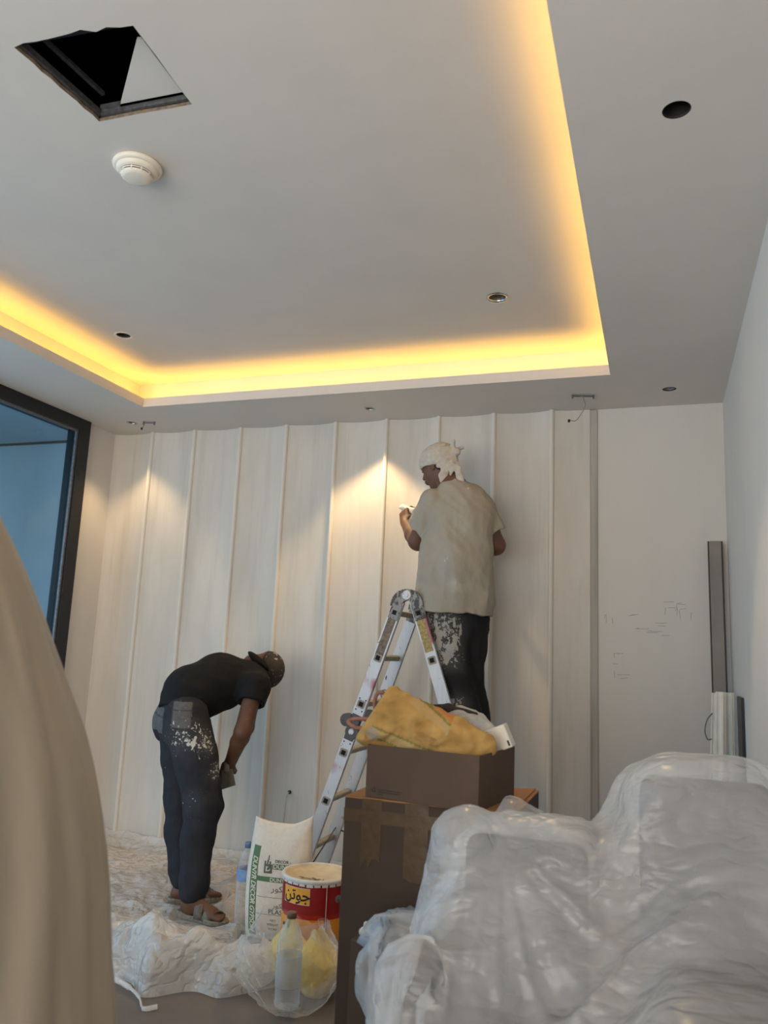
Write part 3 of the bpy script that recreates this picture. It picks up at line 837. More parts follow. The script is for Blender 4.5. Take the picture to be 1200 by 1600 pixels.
def head(S, c, face, up, k=.012):
    face = nrm(face); up = nrm(np.array(up)-face*(np.array(up)@face)); sd = np.cross(face, up); A = (face, sd, up)
    o = lambda a, b, d: c+face*a+sd*b+up*d
    S.ell(o(-.010, 0, .025), (.098, .076, .088), A, k)
    S.ell(o(.018, 0, -.040), (.070, .060, .072), A, .025)
    S.cone(o(.035, 0, -.090), o(.060, 0, -.096), .030, .020, .025)
    S.cone(o(.084, -.030, .022), o(.084, .030, .022), .011, .011, .012)
    S.cone(o(.090, 0, .012), o(.106, 0, -.022), .008, .012, .009)
    for s_ in (-1, 1):
        S.cone(o(.098, s_*.009, -.026), o(.098, s_*.004, -.026), .006, .007, .006)
        S.ell(o(.092, s_*.032, .002), (.010, .014, .010), A, .008, 's')
        S.ell(o(.080, s_*.032, .002), (.011, .013, .009), A, .002)
        S.ell(o(-.008, s_*.076, -.008), (.017, .007, .031), (face+np.array(sd)*s_*-.3, sd, up), .006)
        S.ell(o(-.004, s_*.081, -.006), (.009, .004, .019), A, .004, 's')
        S.ell(o(.050, s_*.045, -.030), (.024, .018, .020), A, .02)
    S.cone(o(.094, -.020, -.052), o(.094, .020, -.052), .0065, .0065, .005)
    S.cone(o(.091, -.018, -.063), o(.091, .018, -.063), .0075, .0075, .005)
    return A
def foot(S, ank, fdir, z0, sc_=1.0):
    f = nrm([fdir[0], fdir[1], 0]); s = np.array([-f[1], f[0], 0.]); a = np.array(ank, float)
    h = np.array([a[0], a[1], z0])-f*.03
    S.cone(a+[0,0,.06], np.array([a[0], a[1], z0+.05]), .034, .032, .02)
    S.cone(h+[0,0,.032], h+f*.02+[0,0,.03], .032, .032, .02)
    S.cone(h+f*.04+[0,0,.055], h+f*.15+[0,0,.026], .034, .024, .02)
    S.cone(h+f*.03+[0,0,.030], h+f*.15+[0,0,.020], .030, .022, .02)
    S.cone(h+f*.15+s*.022+[0,0,.018], h+f*.15-s*.022+[0,0,.018], .018, .018, .015)
    for i in range(5):
        t = (i-2)*.0165; L = (.052,.056,.050,.042,.034)[i]
        r_ = (.0125,.0095,.009,.0085,.008)[i]
        S.cone(h+f*.16+s*t+[0,0,.017], h+f*(.16+L)+s*t*1.05+[0,0,.012], r_, r_*.9, .004)
    return h, f, s
def sandal(name, label, h, f, s, z0, parent, side=1):
    h = np.array([h[0], h[1], 0.0])-np.array(parent.location)
    out = []
    prof = [(-.040,.0),(-.036,.022),(-.015,.034),(.03,.032),(.08,.034),(.14,.046),(.18,.047),(.21,.038),(.228,.018),(.232,0)]
    loop = prof+[(a, -b) for a, b in prof[::-1][1:-1]]
    vs, fs = [], []; m = len(loop)
    for z, k in ((z0-.020, .94), (z0-.016, 1.0), (z0-.002, 1.03), (z0+.004, 1.0), (z0+.001, .9)):
        for a, b in loop: vs.append(h+f*(a-.1)*k+f*.1+s*b*k+np.array([0, 0, z+(0.010 if a < .0 and z > z0-.01 else 0)]))
    for i in range(4):
        for k in range(m): fs.append((i*m+k, i*m+(k+1) % m, (i+1)*m+(k+1) % m, (i+1)*m+k))
    fs += [tuple(range(m))[::-1], tuple(4*m+k for k in range(m))]
    so = put('sole', pydata(vs, fs), parent, M_SOLE); tag(so, label) if label else None
    def strap(a0, hh, wd, skew):
        vs, fs = [], []; nn = 12
        for k in range(nn+1):
            t = PI*k/nn; b = math.cos(t)*(.045); z = z0-.008+math.sin(t)*hh+.004
            for e in (-wd/2, wd/2):
                zz = z-(.012*math.sin(t) if e > 0 else 0)
                vs.append(h+f*(a0+e+skew*math.cos(t))+s*b*(1.0)+np.array([0,0,zz]))
        for k in range(nn): fs.append((2*k, 2*k+1, 2*k+3, 2*k+2))
        o = put('strap', pydata(vs, fs), so, M_SANDAL, True)
        md = o.modifiers.new('s', 'SOLIDIFY'); md.thickness = .006; md.offset = 1; return o
    strap(.075, .083, .045, .02*side); strap(.155, .052, .05, -.012*side)
    return so
M_SOLE = simple('dirty_white_sole', (136,128,114), .8, 0, .3, 60)
M_SANDAL = simple('grey_sandal_strap', (112,104,92), .8, 0, .35, 60)
FOLD = lambda P, sx, sz, amp, seed=0: amp*ridged(P[:,0]*sx+seed, P[:,1]*sx, P[:,2]*sz, 2)

# ------------------------------------------------------------------ man on the ladder
zR = 0.775+.016
p1 = empty('person', (-0.96, 4.16, zR)); tag(p1, 'man on the ladder in beige T-shirt and white headscarf, skimming the wall', 'person')
OFF1 = np.array([-0.96, 4.16, zR])
class PS(SDF):
    """an SDF in world space whose mesh is stored relative to the person's empty"""
    def __init__(s, off, lo, hi, h): super().__init__(lo, hi, h); s.off = np.array(off)
    def obj(s, name, mat, parent=None, relax=1):
        s.lo = s.lo-s.off; return put(name, s.mesh(relax), parent, mat, True)
fb = nrm([-.42, .91, 0]); rb = nrm([.91, .42, 0])
NK = at(710, 762, Y=4.10); HD = at(685, 730, Y=4.15)
LS, RS = at(677, 786, Y=4.07), at(752, 797, Y=4.20)
LE, RE = at(653, 845, Y=4.18), at(774, 852, Y=4.27)
LW, RW = at(634, 818, Y=4.37), at(742, 862, Y=4.44)
HL, HR_ = at(696, 968, Y=4.13), at(732, 966, Y=4.23)
AL, AR = np.array([-.905, 4.11, zR+.09]), np.array([-.892, 4.235, zR+.09])
KL, KR = at(712, 1062, Y=4.12), at(728, 1060, Y=4.23)
SPm = at(713, 878, Y=4.12); CHm = at(722, 808, Y=4.13)
fh = nrm(np.array([-.80, .30, -.30])); hu = nrm([-.12, .05, 1])
S = PS(OFF1, (-1.50, 3.92, zR-.05), (-.70, 4.62, 2.50), .0052)
HA1 = head(S, HD, fh, hu)
S.cone(HD-hu*.05-fh*.03, NK+np.array([0,0,-.01]), .056, .062, .03)
S.chain([NK, CHm, SPm, (HL+HR_)/2], [.07, .12, .11, .12], .04, flat=fb, fr=.75)
S.cone(LS, RS, .05, .05, .04)
for sh, el, wr in ((LS, LE, LW), (RS, RE, RW)):
    S.cone(sh, el, .058, .054, .03); S.chain([el, el+(wr-el)*.35, wr], [.054, .050, .029], .015)
for hp, kn, an in ((HL, KL, AL), (HR_, KR, AR)): S.chain([hp, kn, an], [.085, .055, .038], .03)
ffl = nrm([-.75, .65, 0]);
hL = foot(S, AL, ffl, zR+.012); hR = foot(S, AR, ffl, zR+.012)
gl = hand(S, LW+nrm(LW-LE)*.012, nrm(np.array([-.25, .45, .85])), (.55, .75, -.2), (-.2, .2, -1)*np.array([-1,-1,-1]), (.8, .9, .6), 1.0, (.5, .5, .7))
gr = hand(S, RW+nrm(RW-RE)*.012, nrm([-.7, .7, .1]), (.3, .6, .1), (0, 0, 1), (.5, .6, .4))
S.obj('body', M_SKIN, p1)
# T-shirt
M_TEE = mk_cloth('beige_cotton', (162,152,136), (196,191,180), .70, 12)
S = PS(OFF1, (-1.45, 3.85, 1.50), (-.70, 4.50, 2.30), .0058)
hemc = at(711, 948, Y=4.15)
S.chain([hemc+[0,0,-.05], hemc+[0,0,.10], SPm, CHm, CHm+[0,0,.05]], [.178, .174, .162, .148, .135], .04, flat=fb, fr=.74)
S.cone(LS+[.0,0,.0], RS, .058, .056, .05); S.cone((LS+RS)/2+[0,0,.0], NK+[0,0,-.02], .08, .064, .04)
for sh, el in ((LS, LE), (RS, RE)):
    T = PS(OFF1, (-1.45, 3.85, 1.50), (-.70, 4.50, 2.30), .0058); d = el-sh
    T.cone(sh, sh+d*1.05, .064, .072, .0, ); T.cut_half(sh+d*.56, nrm(d)); T.cone(sh+d*.4, sh+d*1.1, .062, .070, 0, 's')
    hh = np.clip(0.5+0.5*(S.d-T.d)/.012, 0, 1); S.d = (S.d*(1-hh)+T.d*hh-.012*hh*(1-hh)).astype(np.float32)
S.cut_half(hemc+[0,0,-.012], (-.06, 0, -1)); S.cone(hemc+[0,0,-.1], hemc+[0,0,.025], .166, .162, 0, 's', flat=fb, fr=.74)
S.cut_half(NK+np.array([0,0,.028]), nrm([-.25, .2, 1])); S.cone(NK, NK+hu*.1, .058, .058, 0, 's')
def f1(P):
    lx = (P-hemc)@rb; z = P[:,2]
    v = .014*ridged(lx*8, z*1.3, 2.1, 2)*sstep(2.16, 1.95, z)
    v += .009*ridged((lx+z*.9)*7, (z-lx*.5)*3, 7.7, 2)
    v += .0035*ridged((lx-z*.4)*17, z*7+lx*6, 3.3, 2)*sstep(1.55, 1.75, z)
    v += .010*np.exp(-((z-1.60)/.05)**2)*ridged(lx*9, 1.2, .4, 1)
    return -v
S.disp(f1)
tee = S.obj('t_shirt', M_TEE, p1, 1)
def tee_paint(P, c, s):
    W = P+OFF1; lx = (W-hemc)@rb; z = W[:,2]
    n_ = fbm(W[:,0]*14, W[:,1]*14, W[:,2]*14, 3)
    a = np.exp(-((lx+.02)/.05)**2-((z-1.665)/.06)**2); b = np.exp(-((lx-.0)/.07)**2-((z-1.98)/.07)**2)
    d = np.exp(-((lx+.10)/.05)**2-((z-1.78)/.10)**2)
    c = c*(1-.30*np.clip(a*(n_*1.2+.6), 0, 1))[:, None]
    lite = np.array(lin((186,182,172))); k = np.clip(a*(.5-n_)+b*.25, 0, .7)[:, None]; c = c*(1-k)+lite*k
    k2 = np.clip(d*.6, 0, .5)[:, None]; c = c*(1-k2)+np.array(lin((165,165,162)))*k2
    s = .35+.6*b+.45*a; return c, s
attrs(tee, (160,151,136), tee_paint)
# trousers
M_TROU1 = mk_cloth('black_work_cotton', (30,29,31), (160,156,148), .70, 10)
S = PS(OFF1, (-1.35, 3.90, zR-.02), (-.70, 4.45, 1.66), .0055)
HC = (HL+HR_)/2
S.cone(HC+[0,0,.09], HC+[0,0,-.02], .148, .152, .03, flat=fb, fr=.78)
for hp, kn, an, sg in ((HL, KL, AL, 0), (HR_, KR, AR, 1)):
    S.chain([hp, hp+(kn-hp)*.5, kn, kn+(an-kn)*.5, an+[0,0,-.03]], [.104, .092, .080, .074, .060], .025)
    pk = hp+(kn-hp)*.78+(rb*(-.055) if not sg else rb*.05)
    S.rbox(pk-fb*.02, (.05, .018, .085), (fb, rb, nrm(hp-kn)), .012, .012)
S.disp(lambda P: -(.006*ridged(P[:,0]*8, P[:,1]*8, P[:,2]*9, 2)+.004*ridged(P[:,0]*16, P[:,1]*16, P[:,2]*5, 1)))
tr = S.obj('trousers', M_TROU1, p1)
def tr_paint(P, c, s):
    W = P+OFF1; lx = (W-HC)@rb; z = W[:,2]
    s = sstep(.06, -.05, lx)*sstep(1.20, 1.28, z)*1.35+.2
    knee = np.exp(-((lx+.02)/.05)**2-((z-1.085)/.04)**2); s = s+1.5*knee
    return c, s
attrs(tr, (27,26,29), tr_paint)
sandal(None, None, *hL, zR+.01, p1); sandal(None, None, *hR, zR+.01, p1)
# headscarf
M_SCARF = simple('white_cotton_rag', (184,176,164), .85, 0, .12, 50, .4)
S = PS(OFF1, (-1.45, 3.90, 2.05), (-.85, 4.45, 2.56), .0042)
o = lambda a, b, d: HD+HA1[0]*a+HA1[1]*b+HA1[2]*d
S.ell(o(-.012, 0, .034), (.108, .088, .094), HA1, 0)
S.disp(lambda P: -(.0055*ridged(P[:,0]*16+3, P[:,1]*16, P[:,2]*30-P[:,0]*14, 2)))
S.cut_half(o(.0, 0, -.004), nrm(-HA1[2]*1.0+HA1[0]*.28)); S.cone(o(.05, 0, -.06), o(-.01, 0, .02), .09, .070, 0, 's')
S.cone(o(-.10, -.01, .045), o(-.135, 0.0, .03), .030, .022, .012)
S.cone(o(-.11, 0, .05), o(-.15, -.02, .085), .016, .008, .008); S.cone(o(-.11, .01, .05), o(-.165, .03, .05), .014, .007, .008)
bk = -HA1[0]; sdv = HA1[1]
camside = sdv if sdv[1] < 0 else -sdv
tc = nrm(CAMP-HD)
for pts_, rr_ in ((((704,714,4.09),(698,730,4.065),(692,744,4.05),(689,753,4.05)), (.018,.026,.020,.004)), (((704,714,4.09),(706,728,4.06),(704,742,4.05)), (.016,.018,.004)),
                  (((708,714,4.10),(715,732,4.07),(719,748,4.06),(723,761,4.06)), (.013,.016,.017,.005)), (((684,728,4.05),(696,722,4.06),(706,712,4.09)), (.010,.016,.016))):
    S.chain([at(a, b, Y=c) for a, b, c in pts_], rr_, .008, flat=tc, fr=.35)
S.disp(lambda P: -(.0025*ridged(P[:,0]*34, P[:,1]*34, P[:,2]*22, 1)))
sf = S.obj('headscarf', M_SCARF, p1)
hr_ = PS(OFF1, (-1.45, 3.90, 2.05), (-.85, 4.45, 2.56), .0045)
hr_.ell(o(-.045, 0, -.012), (.070, .078, .062), HA1, 0)
hr_.disp(lambda P: .003*ridged(P[:,0]*60, P[:,1]*60, P[:,2]*60, 1))
hr_.obj('hair', simple('black_hair', (24,20,19), .7, 0, .3, 80), p1)
# tool in his left hand
tk = empty('putty_knife', tuple(gl)); tag(tk, 'white-caked putty knife raised in left hand of the man on the ladder', 'putty knife')
kd = nrm([-.75, .25, .30]); kn_ = nrm(np.cross(kd, (0,0,1))); ku = np.cross(kn_, kd)
T = SDF((-.12,-.12,-.12), (.12,.12,.12), .004)
T.rbox(kd*.00, (.055, .010, .013), (kd, kn_, ku), .008); put('handle', T.mesh(), tk, simple('dark_tool_handle', (60,56,54), .6), True)
T = SDF((-.14,-.14,-.14), (.14,.14,.14), .0035)
T.rbox(kd*.02+ku*.022, (.052, .022, .0035), (kd, kn_*1.0, ku), .003); put('blade', T.mesh(), tk, M_STEEL, True)
T = SDF((-.14,-.14,-.14), (.14,.14,.14), .004)
T.rbox(kd*.01+ku*.032, (.050, .022, .010), (kd, kn_, ku), .006); T.disp(lambda P: -.007*ridged(P[:,0]*28, P[:,1]*28, P[:,2]*28, 2)); put('putty', T.mesh(), tk, simple('wet_white_putty', (226,218,202), .5, 0, .08, 40, .3), True)

# ------------------------------------------------------------------ bending man
M_TEE2 = mk_cloth('black_cotton', (20,20,22), (120,118,116), .80, 9)
M_TROU2 = mk_cloth('dark_navy_fleece', (36,37,45), (196,192,184), .662, 12)
OFF2 = np.array([-2.33, 3.80, 0.02])
p2 = empty('person', tuple(OFF2)); tag(p2, 'bending man in black T-shirt, cap and paint-spattered dark trousers', 'person')
f2 = nrm([.70, .71, 0]); r2 = nrm([.71, -.70, 0])
B = [at(286, 1114, Y=3.80), at(298, 1082, Y=3.86), at(342, 1062, Y=3.98), at(386, 1062, Y=4.06)]
rH, lH = B[0]+r2*.085+[0,0,-.02], B[0]-r2*.085+[0,0,-.02]
rS, lS = at(399, 1073, Y=3.97), at(398, 1062, Y=4.22)
HD2 = at(409, 1047, Y=4.20)
rE, rWr = at(379, 1143, Y=3.84), at(359, 1190, Y=3.93)
lE, lWr = at(385, 1136, Y=4.16), at(364, 1186, Y=4.06)
rA, lA = at(301, 1402, Z=.12), at(287, 1380, Z=.12)
rK, lK = (rH+rA)/2+f2*.075+[0,0,.02], (lH+lA)/2+f2*.05+[0,0,.02]
rK = at(318, 1258, Y=rK[1]); lK = at(286, 1255, Y=lK[1])
zf = 0.045
S = PS(OFF2, (-2.75, 3.50, -.01), (-1.75, 4.55, 1.45), .0052)
cr = nrm(f2*.80+np.array([.35, 0, -.18])); fc = nrm(np.array([0, 0, -1])+f2*.10)
fc = nrm(fc-cr*(fc@cr))
HA2 = head(S, HD2, fc, cr)
S.cone(HD2-cr*.06-fc*.02, B[3], .058, .066, .03)
S.chain(B, [.11, .11, .12, .10], .04); S.cone(rS, lS, .05, .05, .04)
for sh, el, wr in ((rS, rE, rWr), (lS, lE, lWr)):
    S.cone(sh, el, .050, .044, .02); S.chain([el, el+(wr-el)*.35, wr], [.043, .041, .027], .015)
for hp, kn, an in ((rH, rK, rA), (lH, lK, lA)): S.chain([hp, kn, an, an+[0,0,-.05]], [.08, .055, .040, .036], .03)
fr_, fl_ = at(352, 1437, Z=0)-at(283, 1423, Z=0), at(338, 1392, Z=0)-at(275, 1398, Z=0)
hr2 = foot(S, [rA[0], rA[1], .1], fr_, zf); hl2 = foot(S, [lA[0], lA[1], .1], nrm(fl_)*.6+f2*.4, zf)
gR = hand(S, rWr+nrm(rWr-rE)*.01, nrm([-.30, .10, -.95]), nrm([-.4, .9, 0]), nrm([.8, .4, -.2]), (.7, .9, .7), 1.0, (.6, .3, .8))
gL = hand(S, lWr+nrm(lWr-lE)*.01, nrm([-.25, -.1, -.95]), nrm([-.6, -.8, 0]), nrm([.6, -.6, -.2]), (.6, .8, .6), 1.0)
S.obj('body', M_SKIN, p2)
S = PS(OFF2, (-2.75, 3.50, .85), (-1.75, 4.50, 1.45), .0058)
S.chain([B[0]+[0,0,.02]+nrm(B[0]-B[1])*.03, B[1], B[2], B[3]], [.124, .130, .132, .106], .05)
S.cone(B[1]+[0,0,-.03], B[2]+[0.02,0,-.05], .125, .11, .05)
for e_ in (-1, 1): S.cone(B[1]+r2*e_*.04, B[2]+r2*e_*.05, .115, .112, .04)
S.cone(rS, lS, .066, .062, .05)
for sh, el in ((rS, rE), (lS, lE)):
    T = PS(OFF2, (-2.75, 3.50, .85), (-1.75, 4.50, 1.45), .0058); d = el-sh
    T.cone(sh, sh+d*.9, .070, .074, 0); T.cut_half(sh+d*.36, nrm(d)); T.cone(sh+d*.25, sh+d*.9, .060, .066, 0, 's')
    hh = np.clip(0.5+0.5*(S.d-T.d)/.05, 0, 1); S.d = (S.d*(1-hh)+T.d*hh-.05*hh*(1-hh)).astype(np.float32)
wn = nrm(B[0]-B[1]); S.cut_half(B[0]-wn*.005, nrm(wn+np.array([0,0,-.35])))
S.disp(lambda P: -(.005*ridged(P[:,0]*7, P[:,1]*7, P[:,2]*11, 2)))
t2 = S.obj('t_shirt', M_TEE2, p2); attrs(t2, (19,19,21), lambda P, c, s: (c, s+.12))
S = PS(OFF2, (-2.75, 3.50, .05), (-1.90, 4.25, 1.12), .0055)
S.cone(B[0]+nrm(B[1]-B[0])*.03, B[0]+[0,0,-.04], .118, .124, .03); S.ell(at(287, 1134, Y=3.74), (.105,.105,.125), None, .02); S.ell(at(263, 1126, Y=3.92), (.078,.078,.115), None, .02)
for hp, kn, an in ((rH, rK, rA), (lH, lK, lA)):
    S.chain([hp, hp+(kn-hp)*.5+f2*.01, kn, kn+(an-kn)*.35-f2*.012, kn+(an-kn)*.85, an+[0,0,.02]], [.110, .102, .088, .072, .062, .052], .03)
S.disp(lambda P: -(.006*ridged(P[:,0]*7+1, P[:,1]*7, P[:,2]*9, 2)+.003*ridged(P[:,0]*18, P[:,1]*18, P[:,2]*8, 1)))
S.cut_half(B[0]+nrm(B[1]-B[0])*.10, nrm(B[1]-B[0])); 
S.d = np.maximum(S.d, (.10-(S.lo[2]+S.h*np.arange(S.n[2])))[None, None, :]).astype(np.float32)
tr2 = S.obj('trousers', M_TROU2, p2)
pkc = at(285, 1116, Y=3.68); pl = at(247, 1120, Y=3.86); UX = nrm([.87, .49, 0])
def t2paint(P, c, s):
    W = P+OFF2; z = W[:,2]; lr = (W-B[0])@r2; lf = (W-B[0])@f2
    for pc in (pkc, pl):
        u, v = (W-pc)@UX, z-pc[2]; n_ = .12*fbm(W[:,0]*40, W[:,1]*40, z*40, 2)
        m = (np.abs(u) < .050)*(np.abs(v) < .064)*((lr > .0) if pc is pkc else (lf < .0))*np.clip(.85-n_*2.5, 0, 1)
        edge_ = ((np.abs(np.abs(u)-.05) < .004)+(np.abs(v-.022) < .004)) > 0
        m = np.where(edge_, m*.4, m); c = c*(1-m[:, None])+np.array(lin((104,102,100)))*m[:, None]
    for q, sg, am in (((292, 1150, 3.68), .085, 1.5), ((268, 1125, 3.74), .035, 1.3), ((336, 1205, 3.72), .055, 1.4), ((325, 1160, 3.70), .06, 1.2), ((308, 1252, 3.66), .05, 1.3), ((290, 1292, 3.66), .03, 1.5), ((292, 1335, 3.66), .03, 1.6)):
        s = s+.85*am*np.exp(-((W-at(q[0], q[1], Y=q[2]))**2).sum(1)/(sg*sg))
    s = s+.25
    return c, s
attrs(tr2, (32,33,41), t2paint)
for h_, sg in ((hr2, -1), (hl2, 1)): sandal(None, None, *h_, zf, p2, sg)
# cap, worn backwards
M_CAP = mk_cloth('spattered_dark_cap', (52,44,38), (188,182,172), .66, 14)
S = PS(OFF2, (-2.45, 3.95, 1.0), (-1.85, 4.5, 1.42), .0042); o2 = lambda a, b, d: HD2+HA2[0]*a+HA2[1]*b+HA2[2]*d
S.ell(o2(-.008, 0, .032), (.108, .088, .100), HA2, 0); S.cut_half(o2(0, 0, .0), nrm(-HA2[2]*1.0+HA2[0]*.35)); S.ell(o2(-.010, 0, .010), (.098, .078, .088), HA2, 0, 's')
cap = S.obj('cap', M_CAP, p2); attrs(cap, (48,40,35), lambda P, c, s: (c, s+.75))
S = PS(OFF2, (-2.45, 3.95, 1.0), (-1.85, 4.5, 1.45), .004)
bd = nrm([.64, .36, -.60]); bw = nrm(np.array([-.49, .87, 0])-bd*(np.array([-.49, .87, 0])@bd)); bn = nrm(np.cross(bd, bw))
c_ = at(404, 1033, Y=4.12)
S.ell(c_, (.080, .060, .022), (bd, bw, bn), 0); S.disp(lambda P: 0*P[:,0]); cb = S.obj('cap_brim', M_CAP, p2); attrs(cb, (16,15,16), lambda P, c, s: (c, s*0)); tag(cb, 'black brim turned to the back')
# scraper
sk = empty('scraper', tuple(gR)); tag(sk, 'wide steel scraper in the right hand of bending man', 'scraper')
c4 = [at(346, 1204, Y=3.90), at(363, 1201, Y=3.90), at(368, 1227, Y=3.89), at(346, 1234, Y=3.89)]
vs = [np.array(c)-gR for c in c4]+[np.array(c)-gR+[0, .003, 0] for c in c4]
put('blade', pydata(vs, [(3,2,1,0), (4,5,6,7), (0,1,5,4), (1,2,6,5), (2,3,7,6), (3,0,4,7)]), sk, simple('putty_caked_steel', (140,132,122), .55, .3, .25, 30))
tube('handle', [(c4[0]+c4[1])/2-gR+[.0, -.004, -.012], at(355, 1188, Y=3.92)-gR], [.016, .012], M_GREYPL, sk, 12)
# ================================================================== THINGS ON THE FLOOR
M_CARD = simple('brown_cardboard', (84,65,51), .8, 0, .08, 10, .05)
M_CARD2 = simple('dark_brown_cardboard', (70,54,43), .8, 0, .08, 10, .05)
M_CARD_LIT = simple('spotlit_cardboard', (150,106,66), .75, 0, .08, 12)  # box top flaps: warm spotlight glow painted into the cardboard colour
M_TAPE = simple('shiny_brown_tape', (84,66,47), .3, 0, .2, 40, .3, .5)
M_INK = simple('dark_print_ink', (44,38,34), .7)
M_INKB = simple('black_print_ink', (34,38,36), .7)
def place_text(txt, size, fn, mat, parent, name='lettering', **k):
    me = text_me(txt, size, **k); me = subdiv_me(me, 1) if len(me.vertices) < 3000 else me
    warp(me, fn); return put(name, me, parent, mat)
def rot2(a):
    c, s = math.cos(a), math.sin(a); return c, s
# --- big box
bx0, bx1, by0, by1, bzt = -.877, -.375, 2.275, 2.71, .90
bb = empty('cardboard_box', ((bx0+bx1)/2, (by0+by1)/2, 0)); tag(bb, 'tall dark brown cardboard box on the floor, carrying the smaller box', 'box')
W2, D2 = (bx1-bx0)/2, (by1-by0)/2; th = .005
for lo, hi in (((-W2, -D2, 0), (W2, -D2+th, bzt)), ((-W2, D2-th, 0), (W2, D2, bzt)), ((-W2, -D2+th, 0), (-W2+th, D2-th, bzt)), ((W2-th, -D2+th, 0), (W2, D2-th, bzt))):
    box('side_wall', lo, hi, M_CARD2, bb, .0015)
box('bottom_flap', (-W2, -D2, 0), (W2, D2, .005), M_CARD2, bb)
f_ = box('top_flap', (-W2, -D2, bzt-.001), (W2, -.004, bzt+.004), M_CARD_LIT, bb, .001); f_.rotation_euler = (0, 0, 0)
box('top_flap', (-W2, .004, bzt-.001), (W2, D2, bzt+.004), M_CARD_LIT, bb, .001)
b_ = box('top_flap', (-.12, 0, 0), (.0, D2*1.0, .004), M_CARD_LIT, bb, .001); b_.location = (W2-.01, .0, bzt+.005); b_.rotation_euler = (0, -.10, 0)
# tape strips on the front
def ragged(name, pts, mat, parent):
    vs = [(x, y, z) for x, y, z in pts]; return put(name, pydata(vs, [tuple(range(len(vs)))]), parent, mat)
for x0, x1, zb in ((-W2+.055, -W2+.115, .19), (-W2+.185, -W2+.255, .20), (-W2+.36, -W2+.42, .12)):
    pts = [(x0, -D2-.0012, bzt+.002), (x0, -D2-.0012, bzt-zb)]
    n_ = 7
    for i in range(1, n_): pts.append((x0+(x1-x0)*i/n_, -D2-.0012, bzt-zb+random.uniform(-.02, .03)))
    pts += [(x1, -D2-.0012, bzt-zb+.02), (x1, -D2-.0012, bzt+.002)]
    ragged('tape_strip', pts, M_TAPE, bb)
box('tape_strip', (-W2-.001, -D2-.0016, bzt-.065), (W2, -D2-.0002, bzt-.028), M_TAPE, bb)
for k in range(4): box('print_bar', (W2+.0003, -.10+k*.035, bzt-.11), (W2+.0012, -.085+k*.035, bzt-.01), M_INK, bb)
# --- small box on top
sbc = np.array([(-.821-.494)/2-.0, 0, 0]); c0 = np.array([-.821, 2.292]); c1 = np.array([-.473, 2.240]); u_ = (c1-c0); Ls = np.linalg.norm(u_); u_ /= Ls; v_ = np.array([-u_[1], u_[0]]); Ds = .31; hS = .148
sb = empty('small_cardboard_box', (c0[0], c0[1], bzt+.0045), (0, 0, math.atan2(u_[1], u_[0]))); tag(sb, 'smaller brown cardboard box stacked on the tall box, holding rubbish', 'box')
for lo, hi in (((0, 0, 0), (Ls, .004, hS)), ((0, Ds-.004, 0), (Ls, Ds, hS)), ((0, .004, 0), (.004, Ds-.004, hS)), ((Ls-.004, .004, 0), (Ls, Ds-.004, hS)), ((.002, .002, 0), (Ls-.002, Ds-.002, .004))):
    box('side_wall' if hi[2] > .01 else 'base_flap', lo, hi, M_CARD, sb, .001)
def onfront(x, z, y=-.0004): return lambda P: np.stack([P[:,0]+x, np.full(len(P), y)-P[:,2], P[:,1]+z], 1)
# recycling mark: three chasing arrows in a triangle
bm = bmesh.new()
for k in range(3):
    a = PI/2+2*PI*k/3; ca = (.028+math.cos(a)*0, .018)
    p = [np.array([math.cos(a+2*PI*j/3), math.sin(a+2*PI*j/3)])*.0085 for j in (0, 1)]
    d = (p[1]-p[0]); d /= np.linalg.norm(d); n_ = np.array([-d[1], d[0]])
    q0, q1 = p[0]+d*.003, p[1]-d*.004
    for poly in ([q0-n_*.001, q1-n_*.001, q1+n_*.001, q0+n_*.001], [q1-n_*.0028, q1+d*.004, q1+n_*.0028]):
        bm.faces.new([bm.verts.new((q[0]+.028, -.0006, q[1]+.022)) for q in poly])
bmesh.ops.recalc_face_normals(bm, faces=bm.faces[:]); put('recycling_mark', fromverts(bm), sb, M_INK)
for k, L in ((0, .078), (1, .072)):
    box('print_line', (.042, -.0010, .0225-k*.006), (.042+L, -.0002, .0245-k*.006), M_INK, sb)
    if k == 0: box('print_line', (.042, -.0010, .0105), (.058, -.0002, .0125), M_INK, sb)
box('label_patch', (Ls+.0002, .05, .085), (Ls+.001, .10, .118), simple('grey_print', (82,66,54), .8), sb)
# --- yellow woven sack lying in it
ys0 = at(590, 1128, Y=2.34); ys1 = at(650, 1140, Y=2.37); ys2 = at(710, 1155, Y=2.36); ys3 = at(762, 1168, Y=2.34)
M_SACK = mk_cloth('yellow_woven_sack', (196,150,78), (205,170,100), .9, 10)
YO = ys1
ysk = empty('yellow_sack', tuple(YO)); tag(ysk, 'crumpled yellow woven shopping sack lying in the small box', 'sack')
S = PS(YO, ys1-[.26, .17, .14], ys1+[.30, .19, .19], .0042)
nv = nrm([0, .9, .45])
ax_ = nrm(ys3-ys0)
top = [at(606, 1088, Y=2.36), at(655, 1112, Y=2.38), at(705, 1135, Y=2.38), at(752, 1160, Y=2.37)]
bot = [at(575, 1150, Y=2.34), at(625, 1176, Y=2.34), at(700, 1185, Y=2.33), at(750, 1174, Y=2.36)]
for i in range(3):
    for t_ in (0, .33, .66, 1):
        S.cone(top[i]*(1-t_)+bot[i]*t_, top[i+1]*(1-t_)+bot[i+1]*t_, (.014+.026*math.sin(PI*t_)), (.014+.026*math.sin(PI*t_))*(1 if i < 2 else .6), .016)
def fy(P):
    W = P; a = (W-ys0)@ax_; z = W[:,2]
    v = .013*ridged(a*8+z*7, z*11-a*4, W[:,1]*6, 2)+.006*ridged(a*20-z*9, z*22, W[:,1]*16, 2)
    return -v
S.disp(fy)
